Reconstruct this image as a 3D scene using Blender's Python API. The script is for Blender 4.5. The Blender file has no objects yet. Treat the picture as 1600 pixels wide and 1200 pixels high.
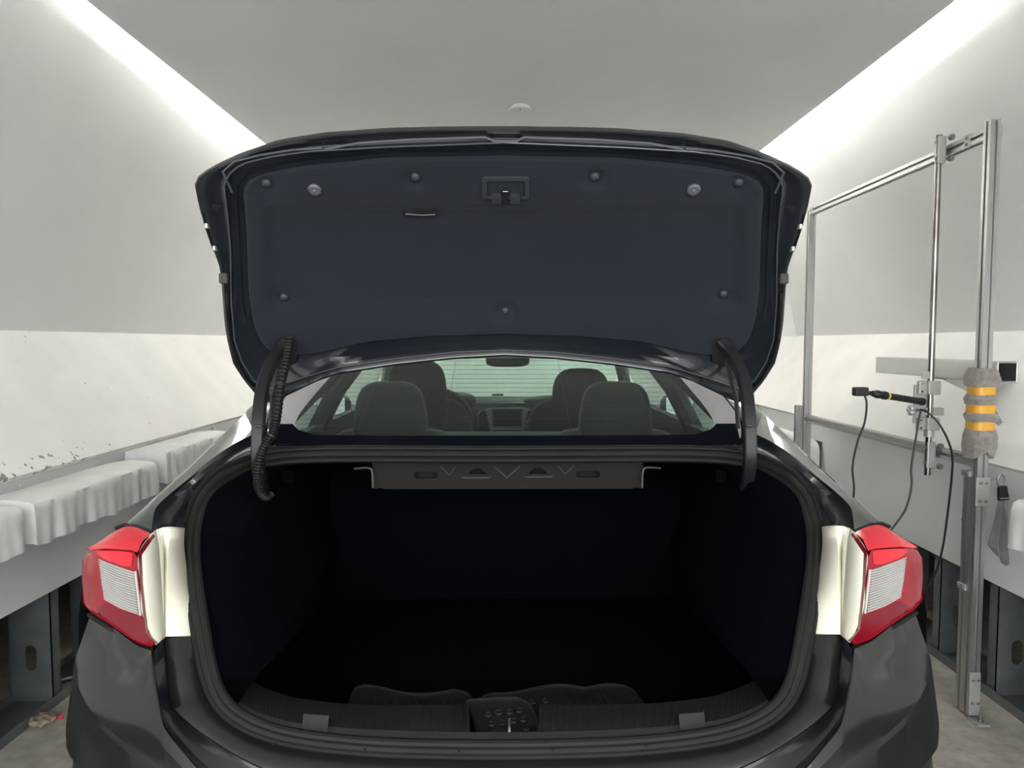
import bpy, bmesh, math, random
from mathutils import Vector, Matrix
from mathutils.geometry import tessellate_polygon
random.seed(7)
S = bpy.context.scene
COL = S.collection
# ------------------------------------------------------------------ camera
F, CH, PITCH = 1109.0, 1.45, math.atan(65 / 1109.0)
cam = bpy.data.cameras.new('camera'); camo = bpy.data.objects.new('camera', cam); COL.objects.link(camo)
camo.location = (0, 0, CH); camo.rotation_euler = (math.pi / 2 - PITCH, 0, 0)
cam.sensor_width = 36; cam.lens = F * 36 / 1600; cam.clip_start = 0.02; cam.clip_end = 60
S.camera = camo
# ------------------------------------------------------------------ world, exposure
w = bpy.data.worlds.new('world'); S.world = w; w.use_nodes = True
w.node_tree.nodes['Background'].inputs[0].default_value = (0.95, 0.975, 1.0, 1)   # overcast daylight at the open entrance behind the camera
w.node_tree.nodes['Background'].inputs[1].default_value = 2.5
vs = S.view_settings
vs.view_transform = 'Standard'; vs.look = 'None'; vs.gamma = 1; vs.use_curve_mapping = False
vs.exposure = 1.48
LED_POWER = 3.0          # emission strength of the cove tubes (the only light of the booth)

# ------------------------------------------------------------------ pixel -> place
cp, sp = math.cos(PITCH), math.sin(PITCH)
def ray(px, py):
    a, b = (px - 800) / F, (600 - py) / F
    return Vector((a, cp + b * sp, -sp + b * cp))
def P(px, py, Y):
    d = ray(px, py); t = Y / d.y
    return Vector((d.x * t, Y, CH + d.z * t))
def PX(px, py, X):
    d = ray(px, py); t = X / d.x
    return Vector((X, d.y * t, CH + d.z * t))
def PZ(px, py, z):
    d = ray(px, py); t = (z - CH) / d.z
    return Vector((d.x * t, d.y * t, z))
def C(off, py, Y):                 # car frame: off = pixels from the car's centre column (+ right)
    return P(800 + off, py, Y)

def interp(x, tab):
    if x <= tab[0][0]: return tab[0][1]
    for (a, b), (c, d) in zip(tab, tab[1:]):
        if x <= c: return b + (d - b) * (x - a) / (c - a)
    return tab[-1][1]
def smooth_tab(tab, n=200):
    # Catmull-Rom style resample of a table
    xs = [t[0] for t in tab]; out = []
    for i in range(n + 1):
        x = xs[0] + (xs[-1] - xs[0]) * i / n
        k = max(j for j in range(len(xs) - 1) if xs[j] <= x or j == 0)
        def m(j):
            if j == 0: return (tab[1][1] - tab[0][1]) / (xs[1] - xs[0])
            if j == len(xs) - 1: return (tab[-1][1] - tab[-2][1]) / (xs[-1] - xs[-2])
            return (tab[j + 1][1] - tab[j - 1][1]) / (xs[j + 1] - xs[j - 1])
        h = xs[k + 1] - xs[k]; t = (x - xs[k]) / h
        v = ((2*t**3 - 3*t*t + 1) * tab[k][1] + (t**3 - 2*t*t + t) * h * m(k)
             + (-2*t**3 + 3*t*t) * tab[k+1][1] + (t**3 - t*t) * h * m(k + 1))
        out.append((x, v))
    return out
def crom(pts, n=8, closed=False):
    pts = [Vector(p) for p in pts]; N = len(pts); out = []
    rng = range(N if closed else N - 1)
    for i in rng:
        if closed: a, b, c, d = pts[(i-1) % N], pts[i], pts[(i+1) % N], pts[(i+2) % N]
        else: a, b, c, d = pts[max(i-1, 0)], pts[i], pts[i+1], pts[min(i+2, N-1)]
        for k in range(n):
            t = k / n
            out.append(0.5 * ((2*b) + (-a + c)*t + (2*a - 5*b + 4*c - d)*t*t + (-a + 3*b - 3*c + d)*t**3))
    if not closed: out.append(pts[-1])
    return out

# ------------------------------------------------------------------ mesh builder
OFF = {}
class MB:
    def __init__(s): s.V = []; s.Fc = []
    def add(s, vs, fs):
        o = len(s.V); s.V += [Vector(v) for v in vs]; s.Fc += [[i + o for i in f] for f in fs]; return s
    def box(s, c, size, rot=None):
        c = Vector(c); h = [x / 2 for x in size]; vs = []
        for x in (-1, 1):
            for y in (-1, 1):
                for z in (-1, 1):
                    v = Vector((x*h[0], y*h[1], z*h[2]))
                    if rot is not None: v = rot @ v
                    vs.append(c + v)
        return s.add(vs, [(0,1,3,2),(4,6,7,5),(0,4,5,1),(2,3,7,6),(0,2,6,4),(1,5,7,3)])
    def loft(s, rows, cu=False, cv=False):
        n = len(rows[0]); m = len(rows); vs = [v for r in rows for v in r]; fs = []
        for j in range(m if cv else m - 1):
            for i in range(n if cu else n - 1):
                a, b = j*n + i, j*n + (i+1) % n; c, d = ((j+1) % m)*n + (i+1) % n, ((j+1) % m)*n + i
                fs.append((a, b, c, d))
        return s.add(vs, fs)
    def cap(s, loop): return s.add(loop, [tuple(range(len(loop)))])
    def tube(s, pts, r, n=8, closed=False, caps=True):
        pts = [Vector(p) for p in pts]; N = len(pts); rows = []; up = None
        for i, p in enumerate(pts):
            if closed: t = pts[(i+1) % N] - pts[(i-1) % N]
            else: t = pts[min(i+1, N-1)] - pts[max(i-1, 0)]
            t.normalize()
            if up is None:
                up = Vector((0,0,1)) if abs(t.z) < .9 else Vector((1,0,0))
            up = (up - t * up.dot(t)); up.normalize(); sd = t.cross(up)
            rr = r[i] if isinstance(r, (list, tuple)) else r
            rows.append([p + (up*math.cos(2*math.pi*k/n) + sd*math.sin(2*math.pi*k/n)) * rr for k in range(n)])
        s.loft(rows, cu=True, cv=closed)
        if caps and not closed: s.cap(rows[0][::-1]); s.cap(rows[-1])
        return s
    def prism(s, poly, vec):
        vec = Vector(vec); a = [Vector(p) for p in poly]; b = [p + vec for p in a]; n = len(a)
        return s.add(a + b, [tuple(range(n))[::-1], tuple(range(n, 2*n))] + [(i, (i+1) % n, n + (i+1) % n, n + i) for i in range(n)])
    def lathe(s, prof, c, axis=(0,0,1), n=20):
        ax = Vector(axis).normalized(); u = ax.orthogonal().normalized(); v = ax.cross(u); c = Vector(c)
        rows = [[c + ax*h + (u*math.cos(2*math.pi*k/n) + v*math.sin(2*math.pi*k/n))*r for k in range(n)] for r, h in prof]
        s.loft(rows, cu=True); s.cap(rows[0][::-1]); s.cap(rows[-1]); return s
    def blob(s, c, r, e=0.6, nu=24, nv=14, rot=None, fn=None):          # superellipsoid
        sg = lambda x, p: math.copysign(abs(x)**p, x); rows = []; c = Vector(c)
        for j in range(nv + 1):
            a = -math.pi/2 + math.pi*j/nv; row = []
            for i in range(nu):
                b = 2*math.pi*i/nu
                v = Vector((r[0]*sg(math.cos(a),e)*sg(math.cos(b),e), r[1]*sg(math.cos(a),e)*sg(math.sin(b),e), r[2]*sg(math.sin(a),e)))
                if fn: v = fn(v)
                if rot is not None: v = rot @ v
                row.append(c + v)
            rows.append(row)
        return s.loft(rows, cu=True)
    def tri(s, loops2d, fn):                                              # filled outline with holes, mapped into space
        flat = [Vector((p[0], p[1], 0)) for l in loops2d for p in l]
        t = tessellate_polygon([[Vector((p[0], p[1], 0)) for p in l] for l in loops2d])
        return s.add([fn(v.x, v.y) for v in flat], [tuple(x) for x in t])
    def sheet(s, loops2d, fn, vec):                                       # the same with thickness
        vec = Vector(vec); flat = [fn(p[0], p[1]) for l in loops2d for p in l]; n = len(flat)
        t = tessellate_polygon([[Vector((p[0], p[1], 0)) for p in l] for l in loops2d])
        fs = [tuple(x) for x in t] + [tuple(n + i for i in x[::-1]) for x in t]; o = 0
        for l in loops2d:
            m = len(l)
            fs += [(o+i, o+(i+1) % m, n+o+(i+1) % m, n+o+i) for i in range(m)]; o += m
        return s.add(flat + [v + vec for v in flat], fs)
    def build(s, name, mat, root=None, parent=None, smooth=35, bevel=0, seg=2, solid=0, sub=0):
        o3 = OFF.get(root.name, Vector((0,0,0))) if root else Vector((0,0,0))
        me = bpy.data.meshes.new(name); me.from_pydata([v - o3 for v in s.V], [], s.Fc); me.validate()
        bm = bmesh.new(); bm.from_mesh(me); bmesh.ops.remove_doubles(bm, verts=bm.verts, dist=1e-6)
        bmesh.ops.recalc_face_normals(bm, faces=bm.faces); bm.to_mesh(me); bm.free()
        me.materials.append(M[mat])
        if smooth: me.shade_smooth(); me.set_sharp_from_angle(angle=math.radians(smooth))
        ob = bpy.data.objects.new(name, me); COL.objects.link(ob)
        pr = parent or root
        if pr: ob.parent = pr
        if solid:
            md = ob.modifiers.new('solid', 'SOLIDIFY'); md.thickness = solid; md.offset = 0
        if bevel:
            md = ob.modifiers.new('bevel', 'BEVEL'); md.width = bevel; md.segments = seg; md.limit_method = 'ANGLE'; md.angle_limit = math.radians(40)
        if sub:
            md = ob.modifiers.new('sub', 'SUBSURF'); md.levels = sub; md.render_levels = sub
        return ob
def tag(o, label=None, cat=None, group=None, kind=None):
    if label: o['label'] = label
    if cat: o['category'] = cat
    if group: o['group'] = group
    if kind: o['kind'] = kind
    return o
def thing(name, label, cat, loc, group=None, rz=0, off=None):
    e = bpy.data.objects.new(name, None); COL.objects.link(e); e.location = loc; e.rotation_euler = (0, 0, rz)
    e.empty_display_size = .1
    OFF[e.name] = Vector(off if off is not None else loc)
    return tag(e, label, cat, group)
def rotz(a): return Matrix.Rotation(a, 3, 'Z')

# ------------------------------------------------------------------ materials
M = {}
def mat(name, col, rough=.5, metal=0, coat=0, coatr=.03, bump=0, bscale=60, var=0, vscale=6, spec=.5, ior=1.5, sheen=0, trans=0, stretch=None, bdist=.002, col2=None):
    m = bpy.data.materials.new(name); m.use_nodes = True; nt = m.node_tree; b = nt.nodes['Principled BSDF']
    b.inputs['Base Color'].default_value = (*col, 1); b.inputs['Roughness'].default_value = rough; b.inputs['Metallic'].default_value = metal
    b.inputs['Coat Weight'].default_value = coat; b.inputs['Coat Roughness'].default_value = coatr
    b.inputs['Specular IOR Level'].default_value = spec; b.inputs['IOR'].default_value = ior
    b.inputs['Sheen Weight'].default_value = sheen; b.inputs['Transmission Weight'].default_value = trans
    tc = nt.nodes.new('ShaderNodeTexCoord'); src = tc.outputs['Object']
    if stretch:
        mp = nt.nodes.new('ShaderNodeMapping'); mp.inputs['Scale'].default_value = stretch; nt.links.new(src, mp.inputs[0]); src = mp.outputs[0]
    nz = nt.nodes.new('ShaderNodeTexNoise'); nz.inputs['Scale'].default_value = vscale; nz.inputs['Detail'].default_value = 5; nt.links.new(src, nz.inputs['Vector'])
    mx = nt.nodes.new('ShaderNodeMix'); mx.data_type = 'RGBA'
    c2 = col2 or tuple(c * (1 - max(var, .04)) for c in col)
    mx.inputs[6].default_value = (*c2, 1); mx.inputs[7].default_value = (*col, 1)
    mr = nt.nodes.new('ShaderNodeMapRange'); mr.inputs[1].default_value = .35; mr.inputs[2].default_value = .65
    nt.links.new(nz.outputs[0], mr.inputs[0]); nt.links.new(mr.outputs[0], mx.inputs[0]); nt.links.new(mx.outputs[2], b.inputs['Base Color'])
    if bump:
        nb = nt.nodes.new('ShaderNodeTexNoise'); nb.inputs['Scale'].default_value = bscale; nb.inputs['Detail'].default_value = 3
        nt.links.new(src, nb.inputs['Vector'])
        bp = nt.nodes.new('ShaderNodeBump'); bp.inputs['Strength'].default_value = bump; bp.inputs['Distance'].default_value = bdist
        nt.links.new(nb.outputs[0], bp.inputs['Height']); nt.links.new(bp.outputs[0], b.inputs['Normal'])
    M[name] = m; return m
def glass(name, tint, refl_ior=1.5):
    m = bpy.data.materials.new(name); m.use_nodes = True; nt = m.node_tree; nt.nodes.clear()
    out = nt.nodes.new('ShaderNodeOutputMaterial'); tr = nt.nodes.new('ShaderNodeBsdfTransparent'); tr.inputs[0].default_value = (*tint, 1)
    gl = nt.nodes.new('ShaderNodeBsdfGlossy'); gl.inputs['Roughness'].default_value = .02
    tc = nt.nodes.new('ShaderNodeTexCoord'); nz = nt.nodes.new('ShaderNodeTexNoise'); nz.inputs['Scale'].default_value = 9
    mr = nt.nodes.new('ShaderNodeMapRange'); mr.inputs[3].default_value = .015; mr.inputs[4].default_value = .05
    nt.links.new(tc.outputs['Object'], nz.inputs['Vector']); nt.links.new(nz.outputs[0], mr.inputs[0]); nt.links.new(mr.outputs[0], gl.inputs['Roughness'])
    fr = nt.nodes.new('ShaderNodeFresnel'); fr.inputs[0].default_value = refl_ior
    mx = nt.nodes.new('ShaderNodeMixShader')
    ge = nt.nodes.new('ShaderNodeNewGeometry'); iv = nt.nodes.new('ShaderNodeMapRange'); iv.inputs[3].default_value = refl_ior; iv.inputs[4].default_value = 1 / refl_ior
    nt.links.new(ge.outputs['Backfacing'], iv.inputs[0]); nt.links.new(iv.outputs[0], fr.inputs[0])          # same reflectance from both sides of a thin pane
    nt.links.new(fr.outputs[0], mx.inputs[0]); nt.links.new(tr.outputs[0], mx.inputs[1]); nt.links.new(gl.outputs[0], mx.inputs[2]); nt.links.new(mx.outputs[0], out.inputs[0])
    M[name] = m; return m
def emit(name, col, st):
    m = bpy.data.materials.new(name); m.use_nodes = True; nt = m.node_tree; nt.nodes.clear()
    out = nt.nodes.new('ShaderNodeOutputMaterial'); e = nt.nodes.new('ShaderNodeEmission'); e.inputs[0].default_value = (*col, 1); e.inputs[1].default_value = st
    nt.links.new(e.outputs[0], out.inputs[0]); M[name] = m
mat('wall_paint', (.73,.735,.725), .75, bump=.15, bscale=90, var=.03, vscale=2)
mat('wall_coarse', (.88,.87,.835), .8, bump=.3, bscale=40, var=.07, vscale=3)
mat('ceiling_paint', (.74,.76,.76), .8, bump=.08, bscale=60, var=.03, vscale=1.5)
mat('apron_sheet', (.74,.755,.75), .55, bump=.05, bscale=20, var=.06, vscale=3)
mat('near_wall', (.42,.43,.43), .8, bump=.1, var=.06)
mat('dark_wall', (.05,.055,.06), .9, bump=.1, var=.2)
mat('concrete', (.36,.335,.285), .8, bump=.6, bscale=35, var=.5, vscale=16, col2=(.25,.24,.21), bdist=.004)
mat('stud_steel', (.15,.165,.165), .45, metal=.4, bump=.1, bscale=15, var=.25, vscale=10)
mat('vinyl', (.80,.79,.77), .5, bump=.35, bscale=14, var=.14, vscale=8, bdist=.006, coat=.1, coatr=.3)
mat('vinyl_rail', (.52,.525,.525), .45, bump=.2, bscale=20, var=.08)
mat('alu', (.50,.50,.49), .36, metal=.9, bump=.05, bscale=120, var=.05, stretch=(20,20,1))
mat('alu_cast', (.46,.455,.435), .5, metal=.7, bump=.1, bscale=80, var=.06)
mat('steel_rod', (.36,.34,.33), .25, metal=1, var=.45, vscale=9, stretch=(1,1,.6), col2=(.16,.14,.13))
mat('bolt', (.25,.25,.25), .4, metal=.8)
mat('black_plastic', (.012,.012,.013), .45, bump=.1, bscale=200)
mat('cable', (.012,.013,.014), .5)
mat('orange_tape', (.78,.40,.05), .45, var=.12, vscale=20)
mat('yellow_tag', (.85,.65,.05), .45)
mat('terry', (.30,.275,.245), .95, bump=1, bscale=220, var=.3, vscale=60, bdist=.006, sheen=.4)
mat('micro', (.20,.205,.21), .9, bump=.6, bscale=160, var=.15, vscale=20, sheen=.3)
mat('paint', (.014,.014,.0155), .34, metal=.0, coat=1, coatr=.02, var=.1, vscale=3, spec=.55)
mat('paint_bumper', (.010,.0103,.0105), .32, metal=.0, spec=.3, coat=.4, coatr=.03, var=.08, vscale=3)
mat('edge_highlight', (.075,.083,.095), .3, coat=.5)  # highlights on the lid's hem and ribs put into a paler paint
mat('paint_inner', (.013,.016,.021), .25, coat=.7, coatr=.06, var=.2, vscale=4, bump=.02, bscale=12)
mat('liner', (.0145,.019,.0265), .95, bump=.5, bscale=450, var=.08, vscale=4, spec=.25, sheen=.06, bdist=.001)
mat('liner_clip', (.030,.034,.042), .5)
mat('lamp_lens', (.12,.125,.145), .25, coat=.6, var=.1, vscale=30)
mat('rubber', (.006,.006,.0058), .65, spec=.3, bump=.1, bscale=80, var=.25, vscale=12)
mat('rubber_dusty', (.010,.0097,.009), .7, spec=.3, bump=.1, bscale=80, var=.3, vscale=12)
mat('bumper_stop', (.05,.042,.036), .7)
mat('conduit', (.006,.006,.006), .5, spec=.3)
mat('sill_plastic', (.055,.054,.051), .5, bump=.35, bscale=260, var=.15, vscale=25, bdist=.001)
mat('sill_tab', (.028,.0275,.026), .55, bump=.3, bscale=260, bdist=.001)
mat('sill_shaded', (.012,.012,.012), .65, bump=.3, bscale=260, var=.2, vscale=25, bdist=.001)  # same plastic as the sill top, the slope's shade put into its colour
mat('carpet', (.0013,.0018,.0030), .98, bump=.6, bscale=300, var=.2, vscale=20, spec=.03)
mat('mat_rubber', (.007,.0075,.008), .5, bump=.1, bscale=120)
mat('bead_highlight', (.07,.062,.058), .35)  # highlight along the pressed beads put into a lighter shelf metal
mat('shelf_metal', (.019,.0175,.0165), .5, coat=.1, var=.12, vscale=10)
mat('void', (.004,.004,.005), .9)
mat('cream', (.85,.82,.68), .42, coat=.3, coatr=.15, var=.1, vscale=7, col2=(.76,.73,.59))
mat('cream_shade', (.80,.79,.66), .42, coat=.35, coatr=.15, var=.06, vscale=7)
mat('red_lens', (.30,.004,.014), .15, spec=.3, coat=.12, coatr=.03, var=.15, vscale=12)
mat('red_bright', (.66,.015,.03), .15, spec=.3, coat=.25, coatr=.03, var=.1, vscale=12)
mat('red_sheen', (.70,.22,.20), .12, coat=1, coatr=.03, var=.1, vscale=12)
mat('red_dark', (.17,.003,.012), .15, spec=.3, coat=.12, coatr=.03, var=.15, vscale=12)
mat('white_lens', (.27,.255,.24), .2, coat=1, coatr=.05, var=.3, vscale=14)
mat('lens_rib', (.46,.44,.42), .2, coat=1, coatr=.05)
mat('frit_reflection', (.93,.91,.95), .08, metal=.95)  # black glass border as pale mirror metal: bright wall reflection put into the colour
mat('frit_matte', (.004,.005,.008), .9, spec=.02)
mat('hinge_paint', (.012,.0125,.013), .35, spec=.35)
glass('rear_glass_tint', (.64,.78,.715)); glass('windshield_tint', (.64,.78,.715)); glass('side_tint', (.72,.80,.77))
mat('seat_cloth', (.026,.026,.026), .95, bump=.4, bscale=300, sheen=.2)
mat('seat_front', (.030,.029,.029), .95, bump=.4, bscale=300, sheen=.1)
mat('dash', (.03,.034,.034), .7, bump=.1, bscale=150)
mat('dash_dark', (.012,.013,.014), .6)
mat('chrome', (.75,.75,.75), .15, metal=1)
mat('trim_grey', (.34,.335,.32), .8)
mat('screen', (.03,.03,.032), .2, coat=.6)
mat('tyre', (.015,.015,.015), .8, bump=.3, bscale=40)
mat('rim', (.45,.46,.47), .3, metal=.9)
mat('beige', (.75,.68,.5), .7)
mat('debris', (.28,.22,.15), .95, bump=1, bscale=60, var=.4, vscale=20, bdist=.01)
mat('red_bit', (.55,.03,.05), .5)
mat('defrost', (.012,.012,.012), .6)
emit('led', (1, .975, .94), LED_POWER); emit('led_far', (1, .975, .94), LED_POWER * 44)
# flaked plaster chips on the lower left wall
def chips(name, base):
    m = M[base].copy(); m.name = name; nt = m.node_tree; b = nt.nodes['Principled BSDF']
    tc = nt.nodes.new('ShaderNodeTexCoord'); nz = nt.nodes.new('ShaderNodeTexNoise'); nz.inputs['Scale'].default_value = 34; nz.inputs['Detail'].default_value = 4
    sx = nt.nodes.new('ShaderNodeSeparateXYZ'); nt.links.new(tc.outputs['Object'], sx.inputs[0]); nt.links.new(tc.outputs['Object'], nz.inputs['Vector'])
    def rng(sock, a, b_, c, d):
        r = nt.nodes.new('ShaderNodeMapRange'); r.inputs[1].default_value = a; r.inputs[2].default_value = b_; r.inputs[3].default_value = c; r.inputs[4].default_value = d
        nt.links.new(sock, r.inputs[0]); return r.outputs[0]
    def mul(a, b_, op='MULTIPLY'):
        q = nt.nodes.new('ShaderNodeMath'); q.operation = op
        for i, v in enumerate((a, b_)):
            if isinstance(v, (int, float)): q.inputs[i].default_value = v
            else: nt.links.new(v, q.inputs[i])
        return q.outputs[0]
    band = rng(sx.outputs[2], .95, 1.06, .21, 0)
    yb = rng(sx.outputs[1], 2.95, 3.35, 1, 0)
    v = mul(nz.outputs[0], mul(band, yb), 'ADD')
    msk = rng(v, .735, .75, 0, 1)
    old = b.inputs['Base Color'].links[0].from_socket
    mx = nt.nodes.new('ShaderNodeMix'); mx.data_type = 'RGBA'; nt.links.new(msk, mx.inputs[0]); nt.links.new(old, mx.inputs[6]); mx.inputs[7].default_value = (.30,.27,.22,1)
    nt.links.new(mx.outputs[2], b.inputs['Base Color']); M[name] = m
chips('wall_chipped', 'wall_coarse')

# ================================================================== THE BOOTH
XL, XR, ZP = -1.82, 1.95, .95            # apron faces and their top
KL, KR, ZK = -2.27, 2.40, 1.50           # the crease of the walls
TL, TR, ZT = -1.535, 1.665, 3.25           # top of the leaning walls
YN, YP, YK, YT = -1.4, 5.6, 5.95, 5.22   # near end, far end at apron / crease / top
ZC, CL, CR, CY = 2.71, -1.572, 1.638, 4.95
def struct(o): return tag(o, kind='structure')
struct(MB().box((.05, -5.0, -.05), (30.0, 23.0, .1)).build('floor', 'concrete', smooth=0))
def slab(quad, t):                        # a wall board with thickness along its normal
    a, b, c, d = [Vector(q) for q in quad]; n = (b - a).cross(d - a).normalized() * t
    return MB().prism([a, b, c, d], n)
wl = struct(slab([(XL,YN,ZP),(KL,YN,ZK),(KL,YK,ZK),(XL,YP,ZP)], -.02).build('wall_left', 'wall_chipped', smooth=0))
slab([(KL,YN,ZK),(TL,YN,ZT),(TL,YT,ZT),(KL,YK,ZK)], -.02).build('upper_wall_board', 'wall_paint', parent=wl, smooth=0)
wr = struct(slab([(XR,YN,ZP),(KR,YN,ZK),(KR,YK,ZK),(XR,YP,ZP)], .02).build('wall_right', 'wall_coarse', smooth=0))
slab([(KR,YN,ZK),(TR,YN,ZT),(TR,YT,ZT),(KR,YK,ZK)], .02).build('upper_wall_board', 'wall_paint', parent=wr, smooth=0)
wf = struct(slab([(XL,YP,ZP),(KL,YK,ZK),(KR,YK,ZK),(XR,YP,ZP)], -.02).build('wall_far', 'wall_coarse', smooth=0))
slab([(KL,YK,ZK),(TL,YT,ZT),(TR,YT,ZT),(KR,YK,ZK)], -.02).build('upper_wall_board', 'wall_coarse', parent=wf, smooth=0)
MB().box((.06, YP + .02, ZP/2), (XR - XL, .02, ZP)).build('apron_panel', 'apron_sheet', parent=wf, smooth=0)
struct(MB().sheet([[(-3.4,0),(XL,0),(XL,ZP),(KL,ZK),(TL,ZT),(TR,ZT),(KR,ZK),(XR,ZP),(XR,0),(3.5,0),(3.5,3.6),(-3.4,3.6)]], lambda x, z: Vector((x, YN - .03, z)), (0, .025, 0)).build('wall_near', 'near_wall', smooth=0))   # open entrance to daylight
struct(MB().box((.05, 2.4, 3.63), (6.9, 7.7, .06)).build('roof', 'dark_wall', smooth=0))  # unseen slab, added to keep sky light from leaking in behind the studs
struct(MB().box((.05, 6.22, 1.8), (6.9, .06, 3.6)).build('light_block_far', 'dark_wall', smooth=0))  # unseen wall, added with the slab above to shut out sky light
ow = struct(MB().box((-3.37, 2.4, 1.8), (.06, 7.6, 3.6)).build('wall_outer_left', 'dark_wall', smooth=0))
ow = struct(MB().box((3.47, 2.4, 1.8), (.06, 7.6, 3.6)).build('wall_outer_right', 'dark_wall', smooth=0))
ce = struct(MB().box(((CL+CR)/2, (YN+CY)/2, ZC + .02), (CR-CL, CY-YN, .04)).build('ceiling', 'ceiling_paint', smooth=0, bevel=.004))
MB().box((.06, (YN+YT)/2, ZT + .02), (TR-TL+.1, YT-YN+.2, .03)).build('cove_roof', 'wall_paint', parent=ce, smooth=0)
# LED tubes hidden in the cove above the ceiling board
def led(a, b, label, mt='led'):
    a, b = Vector(a), Vector(b); t = thing('led_tube', label, 'lamp', tuple((a+b)/2), 'cove light tubes')
    MB().tube([a, b], .016, 10).build('tube', mt, t)
    d = (b - a).normalized()
    for p, s in ((a, -1), (b, 1)): MB().tube([p + d*s*.002, p + d*s*.04], .018, 10).build('end_cap', 'alu', t)
    for k in (.15, .85):
        p = a + (b-a)*k; MB().box((p.x, p.y, p.z - .0225), (.03, .03, .03)).build('holder', 'alu', t)
for x, nm in ((CL + .20, 'left'), (CR - .20, 'right')):
    for y0, y1, w_ in ((3.55, 4.75, 'farther'), (-1.2, 1.7, 'nearer')):
        led((x, y0, ZC + .08), (x, y1, ZC + .08), f'{w_} white light tube in the ceiling cove on the {nm} side', 'led_far' if y0 > 3 else 'led')
led((-1.3, CY - .20, ZC + .08), (1.35, CY - .20, ZC + .08), 'white light tube in the ceiling cove at the far end', 'led_far')

# aprons, studs, floor tracks
def apron(name, X, s, y0, y1, z0=.47):
    return struct(MB().box((X + s*.006, (y0+y1)/2, (z0+ZP)/2), (.012, y1-y0, ZP-z0)).build(name, 'apron_sheet', smooth=0, bevel=.002))
a1 = apron('trim_1', XL, -1, YN+.01, YP, .467)
a2 = apron('trim_2', XR, 1, YN+.01, YP, .475)
for (px, py) in ((1504, 736), (1504, 812), (1342, 700), (1345, 790)):
    p = PX(px, py, XR); MB().lathe([(.008,0),(.007,.003),(.003,.004)], (XR, p.y, p.z), (-1,0,0), 12).build('screw', 'alu', parent=a2)
def stud(X, s, y, parent):
    m = MB(); D, Wf, t = .17, .05, .004
    # web towards the camera, with a long punched slot; flanges turned back
    x0, x1 = X, X + s*D; zt = .62
    hole = [(.085 + .024*math.cos(a), .15 + (.055 if math.sin(a) > 0 else -.0) + .024*math.sin(a)) for a in [k*math.pi/8 for k in range(16)]]
    m.sheet([[(0,0),(D,0),(D,zt),(0,zt)], hole], lambda u, v: Vector((x0 + s*u, y, v + .012)), (0, t, 0))
    m.box((x0 + s*t/2, y + Wf/2, zt/2 + .012), (t, Wf, zt)); m.box((x1, y + Wf/2, zt/2 + .012), (t, Wf, zt))
    m.box((x0 + s*.01, y + Wf, zt/2 + .012), (.02, t, zt)); m.box((x1 - s*.01, y + Wf, zt/2 + .012), (.02, t, zt))
    return m.build('stud', 'stud_steel', parent=parent, smooth=0)
for k in range(9): stud(XL - .02, -1, 1.57 + .4*k, a1)
for k in range(8): stud(XR + .022, 1, 2.05 + .385*k, a2)
def track(X, s, parent):
    m = MB(); m.box((X + s*.0, 2.1, .02), (.006, 6.9, .04)); m.box((X + s*.09, 2.1, .006), (.18, 6.9, .012)); m.box((X + s*.18, 2.1, .02), (.006, 6.9, .04))
    m.build('floor_track', 'stud_steel', parent=parent, smooth=0)
track(XL - .005, -1, a1); track(XR + .003, 1, a2)
# second dark framing row behind the studs
for X, pa in ((-2.55, a1), (2.7, a2)):
    MB().box((X, 2.2, .12), (.06, 7.0, .06)).build('rear_beam', 'stud_steel', parent=pa, smooth=0)
    MB().box((X, 2.2, .42), (.06, 7.0, .06)).build('rear_beam', 'stud_steel', parent=pa, smooth=0)

# vinyl covered pads along the apron
def pad(name, label, Xa, s, y0, y1, depth=.215, zt=.913, zb=.765, seed=0, group='vinyl pads along the aprons'):
    rnd = random.Random(seed); t = thing(name, label, 'pad', (Xa + s*depth/2, (y0+y1)/2, zb), group)
    n = 90; rows = []
    ph = [rnd.uniform(0, 6) for _ in range(5)]
    for i in range(n + 1):
        y = y0 + (y1-y0)*i/n; u = i/n
        fold = .005*math.sin(y*17 + ph[0] + 1.5*math.sin(y*7)) + .004*math.sin(y*41 + ph[1] + math.sin(y*23)) + .003*math.sin(y*97 + ph[2])
        hem = .004*math.sin(y*15 + ph[3]) + .003*math.sin(y*47 + ph[4])
        xf = Xa + s*depth
        row = [(Xa + s*.003, y, zt - .004), (Xa + s*depth*.5, y, zt + .006 + .003*math.sin(y*17+ph[1])), (xf - s*.02, y, zt), (xf - s*.004, y, zt - .01)]
        for k in range(1, 7):
            f = k/6; row.append((xf + s*(fold*(.25 + .9*f) + .004*f), y, zt - .012 - (zt - zb - .012)*f + hem*f))
        row += [(xf - s*.012, y, zb + .004 + hem), (Xa + s*.003, y, zb + .01)]
        rows.append([Vector(r) for r in row])
    m = MB().loft(rows)
    m.cap([v for v in rows[0]]); m.cap([v for v in rows[-1]][::-1])
    m.build('cover', 'vinyl', t, smooth=50)
    return t
pad('padded_box', 'nearest grey vinyl pad at the left picture edge, cut by the frame', XL, 1, 1.40, 2.285, depth=.225, zt=.915, zb=.77, seed=3)
pad('padded_box', 'long wrinkled grey vinyl pad on the left apron, second from the camera', XL, 1, 2.36, 3.18, seed=5)
pad('padded_box', 'third grey vinyl pad on the left apron, reaching behind the car fender', XL, 1, 3.30, 4.05, depth=.20, zt=.942, zb=.79, seed=8)
pad('padded_box', 'white vinyl pad at the right picture edge beside the hanging towel', XR, -1, 1.45, 2.37, depth=.26, zt=.92, zb=.76, seed=2)
t = thing('padded_block', 'pale rounded pad on the right apron behind the far frame post', 'pad', (1.89, 4.82, .44))
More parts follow.
